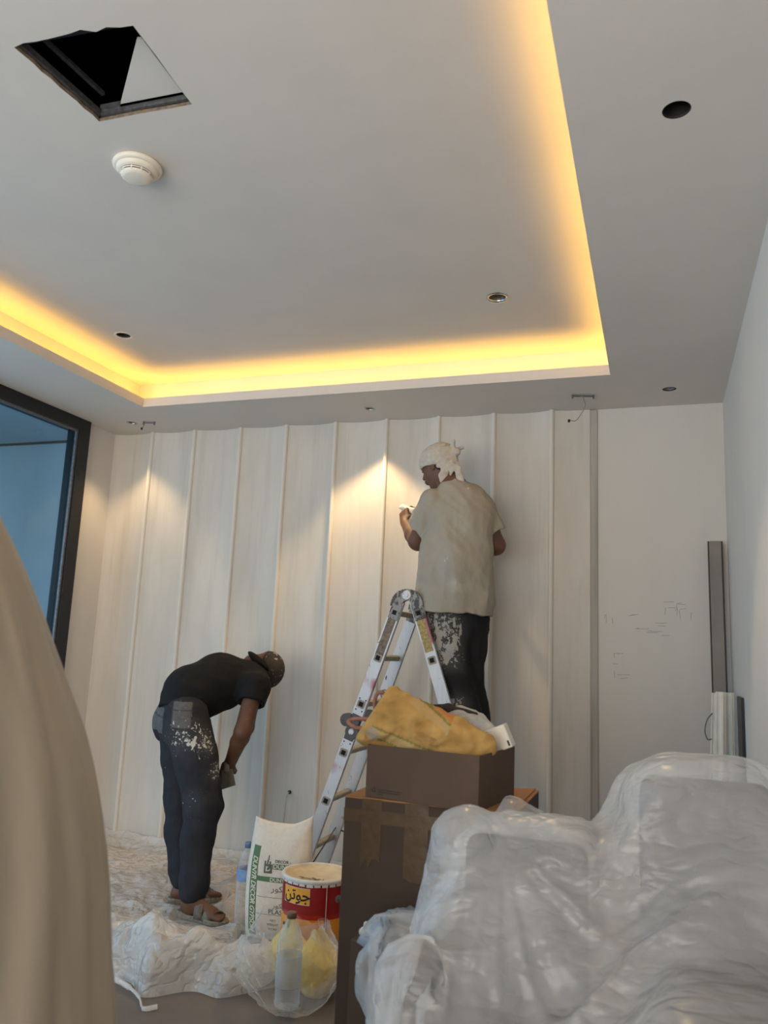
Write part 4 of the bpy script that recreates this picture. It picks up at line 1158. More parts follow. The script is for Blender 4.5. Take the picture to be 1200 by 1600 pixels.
# open mouth at the left
S.cone(top[0]+nrm(top[0]-top[1])*.05, bot[0]+nrm(bot[0]-bot[1])*.05+[0,0,.03], .030, .030, .01, 's')
mc_ = (top[0]+bot[0])/2; mn_ = nrm([-.80, -.25, .52]); S.cut_half(mc_+mn_*.022, mn_); S.ell(mc_+mn_*.03, (.055, .026, .028), (nrm(top[0]-bot[0]), nrm(np.cross(mn_, top[0]-bot[0])), mn_), 0, 's')
yo = S.obj('sack_body', M_SACK, ysk)
def ypaint(P, c, s):
    W = P+YO; zx = nrm(np.cross(nv, ax_)); a = (W-ys0)@ax_; b = -(W-ys0)@zx; b = b-b.mean()*0
    n_ = fbm(W[:,0]*22, W[:,1]*22, W[:,2]*22, 3)
    c = c*(1+.45*n_[:, None]); a1 = a
    def band(m, rgb, k=.85):
        nonlocal c
        m = (m*k)[:, None]; c = c*(1-m)+np.array(lin(rgb))*m
    h = W[:,2]-(ys0[2]+(a/ .36)*(ys3[2]-ys0[2]))
    w1 = h+.024+a*.175; inb = (a > .0) & (a < .30)
    band(((np.abs(w1) < .013) & inb).astype(float), (176,152,108), .85)
    band(((np.abs(np.abs(w1)-.0155) < .003) & inb).astype(float), (92,104,58), .85)
    band(((w1 < -.019) & (a > -.02) & (a < .22)).astype(float)*np.clip(.6+n_*2, 0, 1), (126,78,50), .7)
    w2 = h-.080+(a-.10)*.44; inc = (a > .085) & (a < .23)
    band(((np.abs(w2) < .012) & inc).astype(float), (178,150,104), .85)
    band(((np.abs(w2-.016) < .0035) & inc).astype(float), (92,104,54), .9)
    band(((w2 > .020) & inc).astype(float), (178,108,62), .8)
    band(((np.abs(h+.012+(a-.17)*.15) < .011) & (a > .135) & (a < .21)).astype(float)*np.clip(.7+n_*2, .3, 1), (112,84,58), .85)
    band((((h+.03)**2+(a-.005)**2) < .020**2).astype(float), (146,146,140), .7)
    return c, s
attrs(yo, (172,138,84), ypaint)
M_ROPE = simple('pinkish_brown_handle', (150,104,88), .8, 0, .25, 60)
h1 = top[0]-YO; h2 = bot[0]-YO
tube('sack_handle', smooth_pts([h1+[.0,0,.0], h1+[-.02,-.01,.012], h1+[-.036,-.01,-.004], h1+[-.040,0,-.04], h1+[-.02,0,-.07]]), .006, M_ROPE, ysk, 8)
tube('sack_handle', smooth_pts([h2+[.01,0,.03], h2+[-.03,-.01,.022], h2+[-.062,-.01,.036], h2+[-.05,0,.046], h2+[.0,0,.05]]), .006, M_ROPE, ysk, 8)
tube('wire_ring', smooth_pts([h1+[.004,0,.004], h1+[-.002,-.01,.018], h1+[-.016,-.01,.016], h1+[-.022,0,.0], h1+[-.012,0,-.012]]), .0018, M_STEEL, ysk, 6)
# --- rubbish in the box behind the sack
M_FILMW = mk_film('white_bag_film', (.80,.79,.76), .72, .3, .5, 60, .4)
S = SDF((-.13,-.1,-.1), (.13,.1,.1), .005)
S.ell((0,0,0), (.075,.05,.050), None, 0); S.ell((.04,0,-.03), (.07,.045,.04), None, .02); S.disp(lambda P: -.010*ridged(P[:,0]*14, P[:,1]*14, P[:,2]*14, 3))
p = at(722, 1135, Y=2.49); wbg = S.obj('plastic_bag', M_FILMW); wbg.location = V(p); tag(wbg, 'crumpled whitish plastic bag in the small box, behind yellow sack', 'bag')
S = SDF((-.15,-.1,-.1), (.15,.1,.1), .005)
a0, a1, a2 = at(655, 1110, Y=2.47), at(700, 1108, Y=2.47), at(742, 1118, Y=2.47); mid = a1
S.chain([a0-mid, (0,0,0), a2-mid], [.012, .014, .008], .01); S.cone(a0-mid+[0,0,-.04], a2-mid+[-.04,0,-.04], .03, .02, .03); S.disp(lambda P: -.003*ridged(P[:,0]*20, P[:,1]*20, P[:,2]*20, 2))
dkc = S.obj('dark_cloth', simple('dark_grey_rag', (44,36,34), .85, 0, .2, 40, .3)); dkc.location = V(mid); tag(dkc, 'dark rag edge showing above the yellow sack', 'rag')
p = at(768, 1158, Y=2.47); gb = empty('white_box', tuple(p), (0, 0, 0)); tag(gb, 'white rectangular carton tilted out of the small box, right end', 'carton')
Mx = Matrix.Rotation(-.42, 4, 'Y')
rr = box('carton_body', (-.068, -.030, -.036), (.060, .030, .034), M_PAINTW, gb, .002, Mx)
box('carton_slot', (.050, -.0312, -.030), (.056, -.0302, -.014), M_DARKED, gb, 0, Mx)
# --- small box lower right
q = at(548, 1470, Y=2.08)
s2 = empty('low_cardboard_box', (q[0], 2.08, 0)); tag(s2, 'low brown cardboard box at the foot of the tall box, partly under plastic', 'box')
for lo, hi in (((0,0,0), (.26,.004,q[2])), ((0,.176,0), (.26,.18,q[2])), ((0,.004,0), (.004,.176,q[2])), ((.256,.004,0), (.26,.176,q[2]))): box('side_wall', lo, hi, M_CARD2, s2, .001)
box('top_flap', (0,0,q[2]), (.26,.088,q[2]+.004), M_CARD, s2, .001); box('top_flap', (0,.092,q[2]), (.26,.18,q[2]+.004), M_CARD, s2, .001)
S = SDF((-.09,-.08,-.03), (.09,.08,.06), .0035)
S.ell((.0,0,.006), (.045,.032,.014), None, 0); S.cone((-.03,.005,.006), (-.055,.012,.010), .009, .007, .01); S.cone((-.02,-.02,.006), (-.05,-.028,.008), .009, .008, .01); S.cone((.03,0,.006), (.06,.015,.008), .018, .014, .01)
S.disp(lambda P: -.003*ridged(P[:,0]*40, P[:,1]*40, P[:,2]*40, 2))
gv = S.obj('work_glove', simple('grubby_white_knit', (196,190,178), .9, 0, .15, 90, .4)); gv.location = (q[0]+.075, 2.13, q[2]+.012); tag(gv, 'grubby white glove lying on the low cardboard box', 'glove')

# --- gypsum sack
gp = at(437, 1475, Y=3.50)
GX, GY = float(at(436, 1400, Y=3.52)[0]), 3.52
gs = empty('plaster_sack', (GX, GY, 0.03), (0.05, 0, .10)); gs.scale = (1, 1, .91); tag(gs, 'upright white plaster sack with green stripe beside the paint pail', 'sack')
M_GS = simple('white_woven_sack', (214,204,190), .7, 0, .05, 60, .15)
M_GREEN = simple('green_print', (86,116,80), .7, 0, .08, 40); M_GREYINK = simple('grey_green_ink', (92,98,88), .7)
GW, GH = .150, .545
def gface(u, v, front=True):
    """u,v in -1..1 -> local position on the bulging sack"""
    u, v = np.asarray(u, float), np.asarray(v, float)
    t = .058*(1-np.abs(u)**3.2)**.6*(1-np.clip((v-.35)/.65, 0, 1)**2.0*.92)*(1-np.clip((-v-.8)/.2, 0, 1)*.25)
    wr_ = .0025*ridged(u*2.5+5, v*4, 1.1, 2)
    top_ = .02*np.abs(u)**3+.035*np.clip(u-.35, 0, 1)*1.2
    wid = GW*(1+.06*np.sin((v+1)*2.2))*(1-.05*np.clip(v-.6, 0, 1))
    x = u*wid+.018*np.clip(v-.3, 0, 1); z = (v+1)/2*GH+top_*np.clip(v-.5, 0, 1)*2-.004*np.cos(u*3)*np.clip(v-.6, 0, 1)
    return np.stack([x, (-1 if front else 1)*(t+wr_), z], -1)
n1, n2 = 36, 60; uu, vv = np.meshgrid(np.linspace(-1, 1, n1+1), np.linspace(-1, 1, n2+1))
Fv = gface(uu, vv).reshape(-1, 3); Bv = gface(uu, vv, False).reshape(-1, 3); Bv[:,1] = np.maximum(Bv[:,1], .002)
ii = np.arange(n2*(n1+1)).reshape(n2, n1+1)[:, :-1].ravel(); qd = np.stack([ii, ii+1, ii+n1+2, ii+n1+1], 1); N0 = len(Fv)
side = []
bord = [k for k in range(n1+1)]+[(j*(n1+1)+n1) for j in range(1, n2+1)]+[n2*(n1+1)+k for k in range(n1-1, -1, -1)]+[j*(n1+1) for j in range(n2-1, 0, -1)]
for a, b in zip(bord, bord[1:]+bord[:1]): side.append((a, a+N0, b+N0, b))
gm = put('sack_body', nparr(np.concatenate([Fv, Bv]), np.concatenate([qd, qd[:, ::-1]+N0, np.array(side)])), gs, M_GS, True)
def gmap(x0, z0, rot=0, off=.0012):
    """flat print coords (metres on the face) -> sack surface"""
    c, s = math.cos(rot), math.sin(rot)
    def f(P):
        x = x0+P[:,0]*c-P[:,1]*s; z = z0+P[:,0]*s+P[:,1]*c
        q = gface(np.clip(x/GW, -.995, .995), np.clip(z/GH*2-1, -1, .999)); q[:,1] -= off+P[:,2]; return q
    return f
def gpatch(name, x0, x1, z0, z1, mat, nx=6, nz=40, off=.0008):
    X_, Z_ = np.meshgrid(np.linspace(x0, x1, nx+1), np.linspace(z0, z1, nz+1)); P = np.stack([X_.ravel(), Z_.ravel(), 0*X_.ravel()], 1)
    i_ = np.arange(nz*(nx+1)).reshape(nz, nx+1)[:, :-1].ravel()
    return put(name, nparr(gmap(0, 0, 0, off)(P), np.stack([i_, i_+1, i_+nx+2, i_+nx+1], 1)), gs, mat, True)
gpatch('green_stripe', -.118, -.082, .02, .44, M_GREEN); gpatch('green_band', -.082, .14, .278, .302, M_GREEN, 20, 4)
for z in (.205, .125): gpatch('print_line', -.078, .14, z, z+.002, M_GREYINK, 20, 1)
place_text('DUNYR DECOR GYPSUM', .034, gmap(-.100, .215, -PI/2, .0016), M_GS, gs, shear=.25, bold=.0006, space=.92)
place_text('DECOR -', .019, gmap(.035, .378), M_GREYINK, gs, bold=.0004)
gpatch('green_band', -.012, .12, .340, .366, M_GREEN, 12, 4)
place_text('DUNYA', .028, gmap(.040, .353, 0, .0016), M_GS, gs, bold=.0006)
place_text('DUNYA', .024, gmap(.02, .289, 0, .0016), M_GS, gs, bold=.0005)
place_text('\uFEAD\uFEEE\uFEDC\uFBFE\uFEA9', .040, gmap(.03, .248), M_GREYINK, gs); place_text('\uFEAD\uFEEE\uFEDC\uFBFE\uFEA9', .032, gmap(.03, .170), M_GREYINK, gs)
place_text('PLASTER', .030, gmap(.035, .140), M_GREYINK, gs, bold=.0006)
for k, tx in enumerate(('NET', 'WEIGHT', 'STORE')): place_text(tx, .014, gmap(.0, .10-k*.020), M_GREYINK, gs)
# castle emblem: crenellated block with flame
bm = bmesh.new()
for a, b, c, d in ((-.052, .318, -.014, .362), (-.052, .362, -.045, .376), (-.040, .362, -.033, .382), (-.028, .362, -.021, .376), (-.036, .382, -.031, .404)):
    vs_ = gmap(0, 0, 0, .0012)(np.array([(a, b, 0), (c, b, 0), (c, d, 0), (a, d, 0)], float)); bm.faces.new([bm.verts.new(v) for v in vs_])
put('castle_emblem', fromverts(bm), gs, M_GREYINK)
place_text('D', .030, gmap(-.033, .338, 0, .0018), M_GS, gs, bold=.001)
# --- paint pail
cp = at(487, 1475, Y=3.28); CX, CY, CR, CH = float(cp[0])-.028, 3.36, .142, .362
pc_ = empty('paint_pail', (CX, CY, .012)); tag(pc_, 'big metal paint pail, red over orange, with a white lid', 'pail')
M_RED = simple('dark_red_enamel', (140,26,28), .35, 0, .05, 20); M_ORG = simple('orange_enamel', (222,142,34), .35, 0, .04, 20)
M_LAB = simple('yellow_label', (226,160,52), .4); M_CREAM = simple('dusty_cream_lid', (206,188,156), .6, 0, .1, 25); M_RIM = simple('white_lid_rim', (206,202,196), .5, 0, .06, 30)
put('can_body', lathe_me([(.001, 0), (CR-.004, 0), (CR, .006), (CR, CH*.60)], 64), pc_, M_ORG, True)
put('red_band', lathe_me([(CR+.0006, CH*.605), (CR+.0006, CH*.66), (CR+.0006, CH-.02)], 64), pc_, M_RED, True)
put('lid', lathe_me([(CR-.004, CH-.004), (CR-.010, CH+.001), (CR-.014, CH-.007), (.001, CH-.006)], 64), pc_, M_CREAM, True)
put('lid_rim', lathe_me([(CR+.001, CH-.016), (CR+.007, CH-.010), (CR+.008, CH-.002), (CR+.003, CH+.004), (CR-.006, CH+.003), (CR-.011, CH-.004)], 64), pc_, M_RIM, True)
def cyl(a0, z0, off=.0012, rot=0):
    def f(P):
        a = a0+P[:,0]/CR; r_ = CR+off+P[:,2]; return np.stack([np.cos(a)*r_, np.sin(a)*r_, z0+P[:,1]], 1)
    return f
def cpatch(name, x0, x1, z0, z1, a0, mat, off=.0012, nx=16):
    P = np.array([(x0+(x1-x0)*i/nx, z, 0) for z in (z0, z1) for i in range(nx+1)], float)
    return put(name, pydata(cyl(a0, 0, off)(P), [(i, i+1, nx+2+i, nx+1+i) for i in range(nx)]), pc_, mat, True)
for k in range(28):
    a = 2*PI*k/28; o_ = cpatch('lid_tab', -.0145, .0145-.004*random.random(), CH-.020-.008*random.random(), CH-.012, a, M_RIM, .0035, 3)
va = math.atan2(-CY, -CX)                        # towards the viewer
cpatch('label_border', -.105, .028, CH-.095, CH-.030, va-.36, M_RIM, .0014); cpatch('label', -.103, .026, CH-.093, CH-.032, va-.36, M_LAB, .0018)
place_text('\uFEE6\uFE97\uFEEE\uFE9F', .062, cyl(va-.60, CH-.060, .0022), M_INKB, pc_, bold=.0012)
cpatch('orange_red_band', -.12, .2, CH-.15, CH-.132, va-.3, simple('bright_red_enamel', (168,36,30), .35), .0014, 24)
cpatch('white_panel', -.10, .0, .03, CH*.47, va-.42, M_RIM, .0012); cpatch('black_strip', -.10, .0, CH*.47, CH*.47+.014, va-.42, M_INKB, .0014)
place_text('PREMIUM PRIMER', .009, cyl(va-.75, CH*.47+.007, .002), M_RIM, pc_) if False else None
cpatch('seam', -.005, .005, .004, CH-.02, va+.32, M_RED, .003, 3); cpatch('seam_line', -.0015, .0015, .004, CH-.02, va+.32, M_RIM, .0042, 2)
a = va+.72; o_ = put('handle_lug', lathe_me([(.001, .006), (.008, .006), (.012, .003), (.016, .0)], 20), pc_, M_STEEL, True); o_.location = (math.cos(a)*CR, math.sin(a)*CR, CH-.075); o_.rotation_euler = (0, PI/2, a)
tube('wire_handle', smooth_pts([(math.cos(va+.72)*(CR+.008), math.sin(va+.72)*(CR+.008), CH-.075), (math.cos(va+.95)*(CR+.016), math.sin(va+.95)*(CR+.016), CH-.03), (math.cos(va+1.5)*(CR+.02), math.sin(va+1.5)*(CR+.02), CH+.01), (math.cos(va+2.4)*(CR+.018), math.sin(va+2.4)*(CR+.018), CH-.02), (math.cos(va+3.7)*(CR+.008), math.sin(va+3.7)*(CR+.008), CH-.075)]), .0025, M_STEEL, pc_, 6)
bm = bmesh.new()
for (a, b, wd) in (((-.075,-.075),(-.02,-.088),.004), ((-.03,-.085),(.045,-.10),.004), ((-.08,-.07),(-.05,-.09),.003), ((.0,-.09),(.02,-.075),.006), ((.03,-.07),(.045,-.095),.003), ((-.02,-.07),(.0,-.078),.006), ((-.06,-.10),(-.01,-.105),.003)):
    a, b = np.array(a), np.array(b); d = (b-a)/np.linalg.norm(b-a); n_ = np.array([-d[1], d[0]])*wd/2
    bm.faces.new([bm.verts.new((q[0]+.03, q[1]+.0, CH-.0045)) for q in (a-n_, b-n_, b+n_, a+n_)])
bmesh.ops.recalc_face_normals(bm, faces=bm.faces[:]); put('lid_scrawl', fromverts(bm), pc_, M_INK)
# --- bottles
def mk_clear(name, tint, op=.22):
    t = NT(name); tr = t.n('ShaderNodeBsdfTransparent'); tr.inputs[0].default_value = (*tint, 1)
    p = t.bsdf((.8,.82,.84), .08, 0, t.bump(t.noise(t.coord(), 40, 3), .3, .004), .6)
    lw = t.n('ShaderNodeLayerWeight'); lw.inputs[0].default_value = .4
    m = t.n('ShaderNodeMixShader'); t.l(t.math('ADD', op, t.math('MULTIPLY', lw.outputs['Facing'], .5)), m.inputs[0]); t.l(tr.outputs[0], m.inputs[1]); t.l(p, m.inputs[2])
    return t.end(m.outputs[0])
M_PET = mk_clear('clear_bottle_plastic', (.93,.95,.96), .10); M_WATER = mk_clear('water_in_bottle', (.88,.92,.94), .05)
def bottle(name, label, x, y, z0, h, r, capmat, labmat, lz, lab_h, lean=(0,0,0), labl=None):
    e = empty(name, (x, y, z0), lean); tag(e, label, 'bottle')
    pr = [(.001, .006), (r*.5, .004), (r*.85, 0), (r, .012)]
    for k in range(5): pr += [(r, h*(.08+.03*k)), (r*.955, h*(.095+.03*k))]
    pr += [(r, h*.26), (r, h*.55), (r*.94, h*.58), (r, h*.61), (r*.97, h*.70), (r*.80, h*.80), (r*.50, h*.88), (r*.32, h*.92), (r*.30, h*.95)]
    put('bottle_body', lathe_me(pr, 32), e, M_PET, True)
    put('cap', lathe_me([(r*.30, h*.935), (r*.38, h*.935), (r*.38, h*.995), (r*.34, h), (.001, h)], 24), e, capmat, True)
    put('label_sleeve', lathe_me([(r*1.012, lz), (r*1.012, lz+lab_h)], 32), e, labmat, True)
    return e
M_BLUEL = simple('pale_blue_label', (120,146,188), .35, 0, .2, 20); M_BLUEC = simple('blue_cap', (96,118,158), .45); M_BRC = simple('brown_cap', (112,88,68), .5); M_GLB = mk_film('faded_grey_label', (.55,.56,.57), .55, .3, .2, 60, .2)
q = at(385, 1470, Y=3.57); eb = bottle('water_bottle', 'clear water bottle with blue label, left of the white sack', float(at(380, 1400, Y=3.58)[0]), 3.60, .012, .385, .046, M_BLUEC, M_BLUEL, .215, .055)
q = at(448, 1570, Y=2.90)
b2 = bottle('water_bottle', 'clear bottle with a brown cap standing in the transparent bag', float(q[0]), 2.90, .03, .325, .047, M_BRC, M_GLB, .075, .105)
# --- clear carrier bag round the bottle, yellow bags behind it
M_CLEAR = mk_film('clear_bag_film', (.86,.85,.82), .16, .12, .9, 26, .25, 0, .8, .02)
def bagmesh(name, c, rx, ry, h, mat, amp, seed, neck=.35, n=72, m=44, sq=0.0, open_=True):
    vs = []
    for j in range(m+1):
        v = j/m; 
        for i in range(n):
            a = 2*PI*i/n
            k = (math.sin(min(1, v*1.25+.12)*PI*.5)**.6)*(1-(1-neck)*sstep(.55, 1.0, v))
            rr_ = k*(1+amp*float(ridged(math.cos(a)*1.6+seed, math.sin(a)*1.6, v*2.2, 3)))
            vs.append((rx*rr_*math.cos(a), ry*rr_*math.sin(a), h*v*(1+.10*math.sin(a*2+seed)*v)))
    vs.append((0, 0, 0)); fs = [(j*n+i, j*n+(i+1) % n, (j+1)*n+(i+1) % n, (j+1)*n+i) for j in range(m) for i in range(n)]+[((m+1)*n, (i+1) % n, i) for i in range(n)]
    o = put(name, pydata(vs, fs), None, mat, True); o.location = c; return o
q = at(440, 1585, Z=.006); cbg = bagmesh('clear_plastic_bag', (float(q[0])+.005, 2.93, .006), .165, .12, .31, M_CLEAR, .26, 2.2, .62); tag(cbg, 'clear crinkled plastic bag around the brown-capped bottle, front of floor', 'bag')
M_YBAG = mk_film('yellow_bag_film', (.88,.66,.16), .90, .3, .4, 34, .25)
q = at(492, 1560, Z=.0)
yb1 = bagmesh('yellow_bag', (float(at(490, 1540, Y=3.08)[0]), 3.10, .004), .095, .085, .22, M_YBAG, .16, 5.1, .25); tag(yb1, 'full yellow plastic bag on the floor against the tall box', 'bag')
yb2 = bagmesh('yellow_bag', (float(at(450, 1520, Y=3.12)[0])-.0, 3.125, .004), .070, .055, .24, M_YBAG, .2, 9.1, .2); tag(yb2, 'flattened yellow bag seen through the clear bag, behind the bottle', 'bag')
bl = bagmesh('crumpled_film', (float(at(395, 1520, Y=3.1)[0]), 3.08, .004), .11, .10, .17, mk_film('crumpled_clear_film', (.84,.82,.79), .38, .15, .9, 24, .3, 0, .8, .02), .28, 12.5, .3); tag(bl, 'loose crumpled clear film left of brown-capped bottle', 'film')
# ================================================================== SHEETING
def grid_obj(name, P, mat, parent=None, sub=0):
    ny, nx = P.shape[:2]; i_ = np.arange((ny-1)*nx).reshape(ny-1, nx)[:, :-1].ravel()
    o = put(name, nparr(P.reshape(-1, 3), np.stack([i_, i_+1, i_+nx+1, i_+nx], 1)), parent, mat, True)
    if sub:
        m = o.modifiers.new('sub', 'SUBSURF'); m.levels = sub; m.render_levels = sub
    return o
# protective boards under the film
M_BOARD = simple('beige_protection_board', (190,164,138), .8, 0, .1, 5)
for k, (x0, x1, y0, y1, a) in enumerate(((-3.6, -2.35, 3.35, 4.56, .02), (-2.3, -1.93, 3.45, 4.50, -.02))):
    o = box('protection_board', (x0, y0, .001), (x1, y1, .006+.0*k), M_BOARD); o.rotation_euler = (0, 0, 0)
    tag(o, ('beige board on the floor under clear film, window side', 'beige board on the floor under clear film, ladder side')[k], 'board', 'boards under the floor film')
# clear film over the floor
nx, ny = 330, 250
X_, Y_ = np.meshgrid(np.linspace(-3.66, -.95, nx), np.linspace(2.70, 4.615, ny))
front = 2.93+.10*pnoise(X_*2.2, 3.3)+.05*pnoise(X_*6, 1.3)
front = front+.22*sstep(-1.62, -1.40, X_)-.14*np.exp(-((X_+1.86)/.10)**2)+.0*X_
t_ = (Y_-2.70)/(4.615-2.70); Yf = front+(4.615-front)*t_
wx = X_+.06*pnoise(X_*2, Yf*2, 4.0)+.01*pnoise(X_*9, Yf*9, 1.0); wy = Yf+.06*pnoise(X_*2, Yf*2, 9.0)
r1 = ridged(wx*2.0+wy*1.2, wy*2.6-wx*.6, 0.5, 4); r2_ = ridged(wx*7, wy*7, 2.5, 3)
r3_ = ridged(wx*15+wy*6, wy*16, 6.5, 2)
Zf = .008+.022*np.clip(r1-.1, 0, 2)**1.4+.011*np.clip(r2_, 0, 2)+.004*np.clip(r3_, 0, 2)
Zf += (.05+.05*pnoise(X_*3, 7.7))*np.exp(-((Yf-front-.10)/.09)**2)*np.clip(.8+1.2*ridged(wx*3.2, wy*3.2, 8.8, 3), 0, 2.2)*.55
for cx_, cy_, rr_, hh_ in ((-1.93, 3.02, .15, .055), (-1.62, 3.10, .14, .035), (-2.15, 3.12, .15, .035), (-1.75, 3.0, .08, .03)):
    Zf += hh_*np.exp(-(((X_-cx_)/rr_)**2+((Yf-cy_)/(rr_*.7))**2))*(1+.45*ridged(X_*9, Yf*9, 5.0, 3)+.30*ridged(X_*20+Yf*7, Yf*14, 2.0, 3))
edge_t = np.clip((Yf-front)/.03, 0, 1); Zf = Zf*edge_t+.002
for c_ in (hr2[0]+hr2[1]*.1, hl2[0]+hl2[1]*.1):
    d_ = np.hypot((X_-c_[0]), (Yf-c_[1])); Zf = np.where(d_ < .19, np.minimum(Zf, .022+.05*sstep(.13, .19, d_)), Zf)
for cx_, cy_, rr_ in ((GX, GY, .19), (CX, CY, .17), (float(eb.location[0]), float(eb.location[1]), .07)):
    d_ = np.hypot(X_-cx_, Yf-cy_); Zf = np.where(d_ < rr_, np.minimum(Zf, .010), Zf)
Zf += .035*sstep(4.56, 4.61, Yf)
M_FFILM = mk_film('floor_film', (.90,.88,.85), .48, .14, 1.0, 14, .2, 0, .8, .02)
ff = grid_obj('floor_film', np.stack([X_, Yf, Zf], -1), M_FFILM); tag(ff, 'crumpled clear plastic film spread over the floor along the panelled wall', 'plastic sheet')
# twisted end of film on bare floor
q0, q1, q2_ = at(195, 1545, Z=.01), at(222, 1566, Z=.01), at(246, 1574, Z=.01)
tube('film_tail', smooth_pts([at(180, 1530, Z=.02), at(205, 1545, Z=.02), at(218, 1560, Z=.012), at(224, 1576, Z=.008), at(246, 1573, Z=.012)], 6), [.010]*6+[.006]*6+[.004]*6+[.009]*7, M_FFILM, ff, 8)

def drape(x0, x1, y0, y1, zs, h, obs, steps=170, iters=9, wall=None, seed=0, thick=.008):
    nx, ny = int((x1-x0)/h)+1, int((y1-y0)/h)+1
    X_, Y_ = np.meshgrid(np.linspace(x0, x1, nx), np.linspace(y0, y1, ny))
    zz0 = zs+.004*pnoise(X_*5+seed, Y_*5)
    if wall is not None: zz0 = zz0+np.maximum(X_-wall+.01, 0); X_ = np.minimum(X_, wall-.01)
    xm0 = np.where(Y_ < 1.9, -.63, -.72); zz0 = zz0+np.maximum(xm0-X_, 0); X_ = np.maximum(X_, xm0)
    P = np.stack([X_, Y_, zz0], -1).astype(np.float32); Q = P.copy(); P0 = P.copy()
    hx, hy = (x1-x0)/(nx-1), (y1-y0)/(ny-1); hd = math.hypot(hx, hy)
    def con(a, b, L, k):
        d = b-a; l = np.sqrt((d*d).sum(-1, keepdims=True))+1e-9; c = d*(k*.5*(l-L)/l); a += c; b -= c
    def collide():
        for c, hf, r in obs:
            q = P-c; s = np.sign(q); m = np.abs(q)-(hf-r); o_ = np.maximum(m, 0); l = np.sqrt((o_*o_).sum(-1))
            d = l-r; out = (l > 1e-6) & (d < thick)
            if out.any():
                g = o_[out]/l[out][:, None]*s[out]; P[out] += g*(thick-d[out])[:, None]; fr_k = np.where(g[:, 2:3] > .5, .9, .3); Q[out] += (P[out]-Q[out])*fr_k; tp = g[:, 2] > .5; oi = np.where(out); sel = tuple(k_[tp] for k_ in oi); P[sel[0], sel[1], :2] += (P0[sel[0], sel[1], :2]-P[sel[0], sel[1], :2])*.6
            ins = l <= 1e-6
            if ins.any():
                mi = m[ins]; mi[:, 2] += .10; ax = mi.argmax(1); pi = P[ins]; rows = np.arange(len(ax))
                hfv = hf+thick; pi[rows, ax] = (c+s[ins]*hfv)[rows, ax]; P[ins] = pi; Q[ins] = pi+(Q[ins]-pi)*.2
        low = P[..., 2] < .006; P[..., 2][low] = .006; Q[low] += (P[low]-Q[low])*.5
        xm = np.where(P[..., 1] < 1.9, -.64, -.735).astype(np.float32); hl_ = P[..., 0] < xm; P[..., 0][hl_] = xm[hl_]; Q[..., 0][hl_] = xm[hl_]
        if wall is not None:
            hit = P[..., 0] > wall; P[..., 0][hit] = wall; Q[..., 0][hit] = wall; Q[hit] += (P[hit]-Q[hit])*.2
    for st in range(steps):
        V_ = (P-Q)*.94; Q = P.copy(); P0 = P.copy(); P = P+V_; P[..., 2] -= 9.8*.009**2*1.6
        for it in range(iters):
            for s_ in (0, 1):
                n_ = (nx-s_)//2*2; con(P[:, s_:s_+n_:2], P[:, s_+1:s_+n_+1:2][:, :n_//2], hx, 1.0) if n_ else None
                m_ = (ny-s_)//2*2; con(P[s_:s_+m_:2], P[s_+1:s_+m_+1:2][:m_//2], hy, 1.0)
            if it % 3 == 0:
                con(P[:-1, :-1], P[1:, 1:], hd, .22); con(P[1:, :-1], P[:-1, 1:], hd, .22)
                con(P[:, :-3], P[:, 3:], 3*hx, .05); con(P[:-3], P[3:], 3*hy, .05)
            collide()
    return P
A_ = lambda *v: np.array(v, np.float32)
obs = [(A_(-.31, 2.03, .45), A_(.15, .05, .462), .045), (A_(-.44, 1.99, .50), A_(.045, .07, .425), .04),
       (A_(.10, 2.12, .52), A_(.16, .12, .555), .10), (A_(.27, 2.12, .50), A_(.07, .14, .50), .06),
       (A_(-.28, 1.74, .22), A_(.22, .24, .24), .06), (A_(-.50, 1.72, .32), A_(.03, .22, .33), .03),
       (A_(.16, 1.72, .38), A_(.17, .26, .34), .08), (A_(.05, 1.35, .22), A_(.25, .14, .24), .06)]
obs += [(A_(-.626, 2.50, .60), A_(.262, .235, .60), .01), (A_(-.63, 2.17, .29), A_(.14, .10, .30), .01)]
PD = drape(-1.10, .60, 1.02, 2.46, 1.22, .0135, obs, 170, 9, .352)
def normals(P):
    du = np.gradient(P, axis=1); dv = np.gradient(P, axis=0); n = np.cross(du, dv); return n/(np.linalg.norm(n, axis=-1, keepdims=True)+1e-9)
def refine(P):
    Q = np.zeros((P.shape[0]*2-1, P.shape[1]*2-1, 3)); Q[::2, ::2] = P
    Q[1::2, ::2] = (P[1:]+P[:-1])/2; Q[::2, 1::2] = (P[:, 1:]+P[:, :-1])/2; Q[1::2, 1::2] = (P[1:, 1:]+P[:-1, 1:]+P[1:, :-1]+P[:-1, :-1])/4; return Q
PD = refine(PD); gx_, gy_ = np.meshgrid(np.linspace(-1.10, .60, PD.shape[1]), np.linspace(1.02, 2.46, PD.shape[0]))
N_ = normals(PD)
ua, va_ = gx_+.05*pnoise(gx_*4, gy_*4, 1.5), gy_+.05*pnoise(gx_*4, gy_*4, 6.5)
pk = np.array([-.40, 2.0]); ang = np.arctan2(va_-pk[1], ua-pk[0]); rad = np.hypot(va_-pk[1], ua-pk[0])
rays = ridged(ang*3.2, rad*1.2, 3.0, 2)*sstep(.02, .2, rad)*sstep(.9, .3, rad)
sw = ridged(ua*.9-va_*.4+2, va_*6.5-ua*2.4, 4.4, 2)
cr_ = ridged(ua*11, va_*11, .7, 3); fn_ = ridged(ua*26, va_*22, 2.7, 2)
dsp = .018*rays+.024*np.clip(sw-.1, 0, 2)**1.5+.0022*np.clip(cr_, -.3, 2)+.0009*fn_
PD = PD+N_*dsp[..., None]*np.sign(np.median(N_[..., 2]))
PD[..., 0] = np.minimum(PD[..., 0], .357); PD[..., 2] = np.maximum(PD[..., 2], .004)
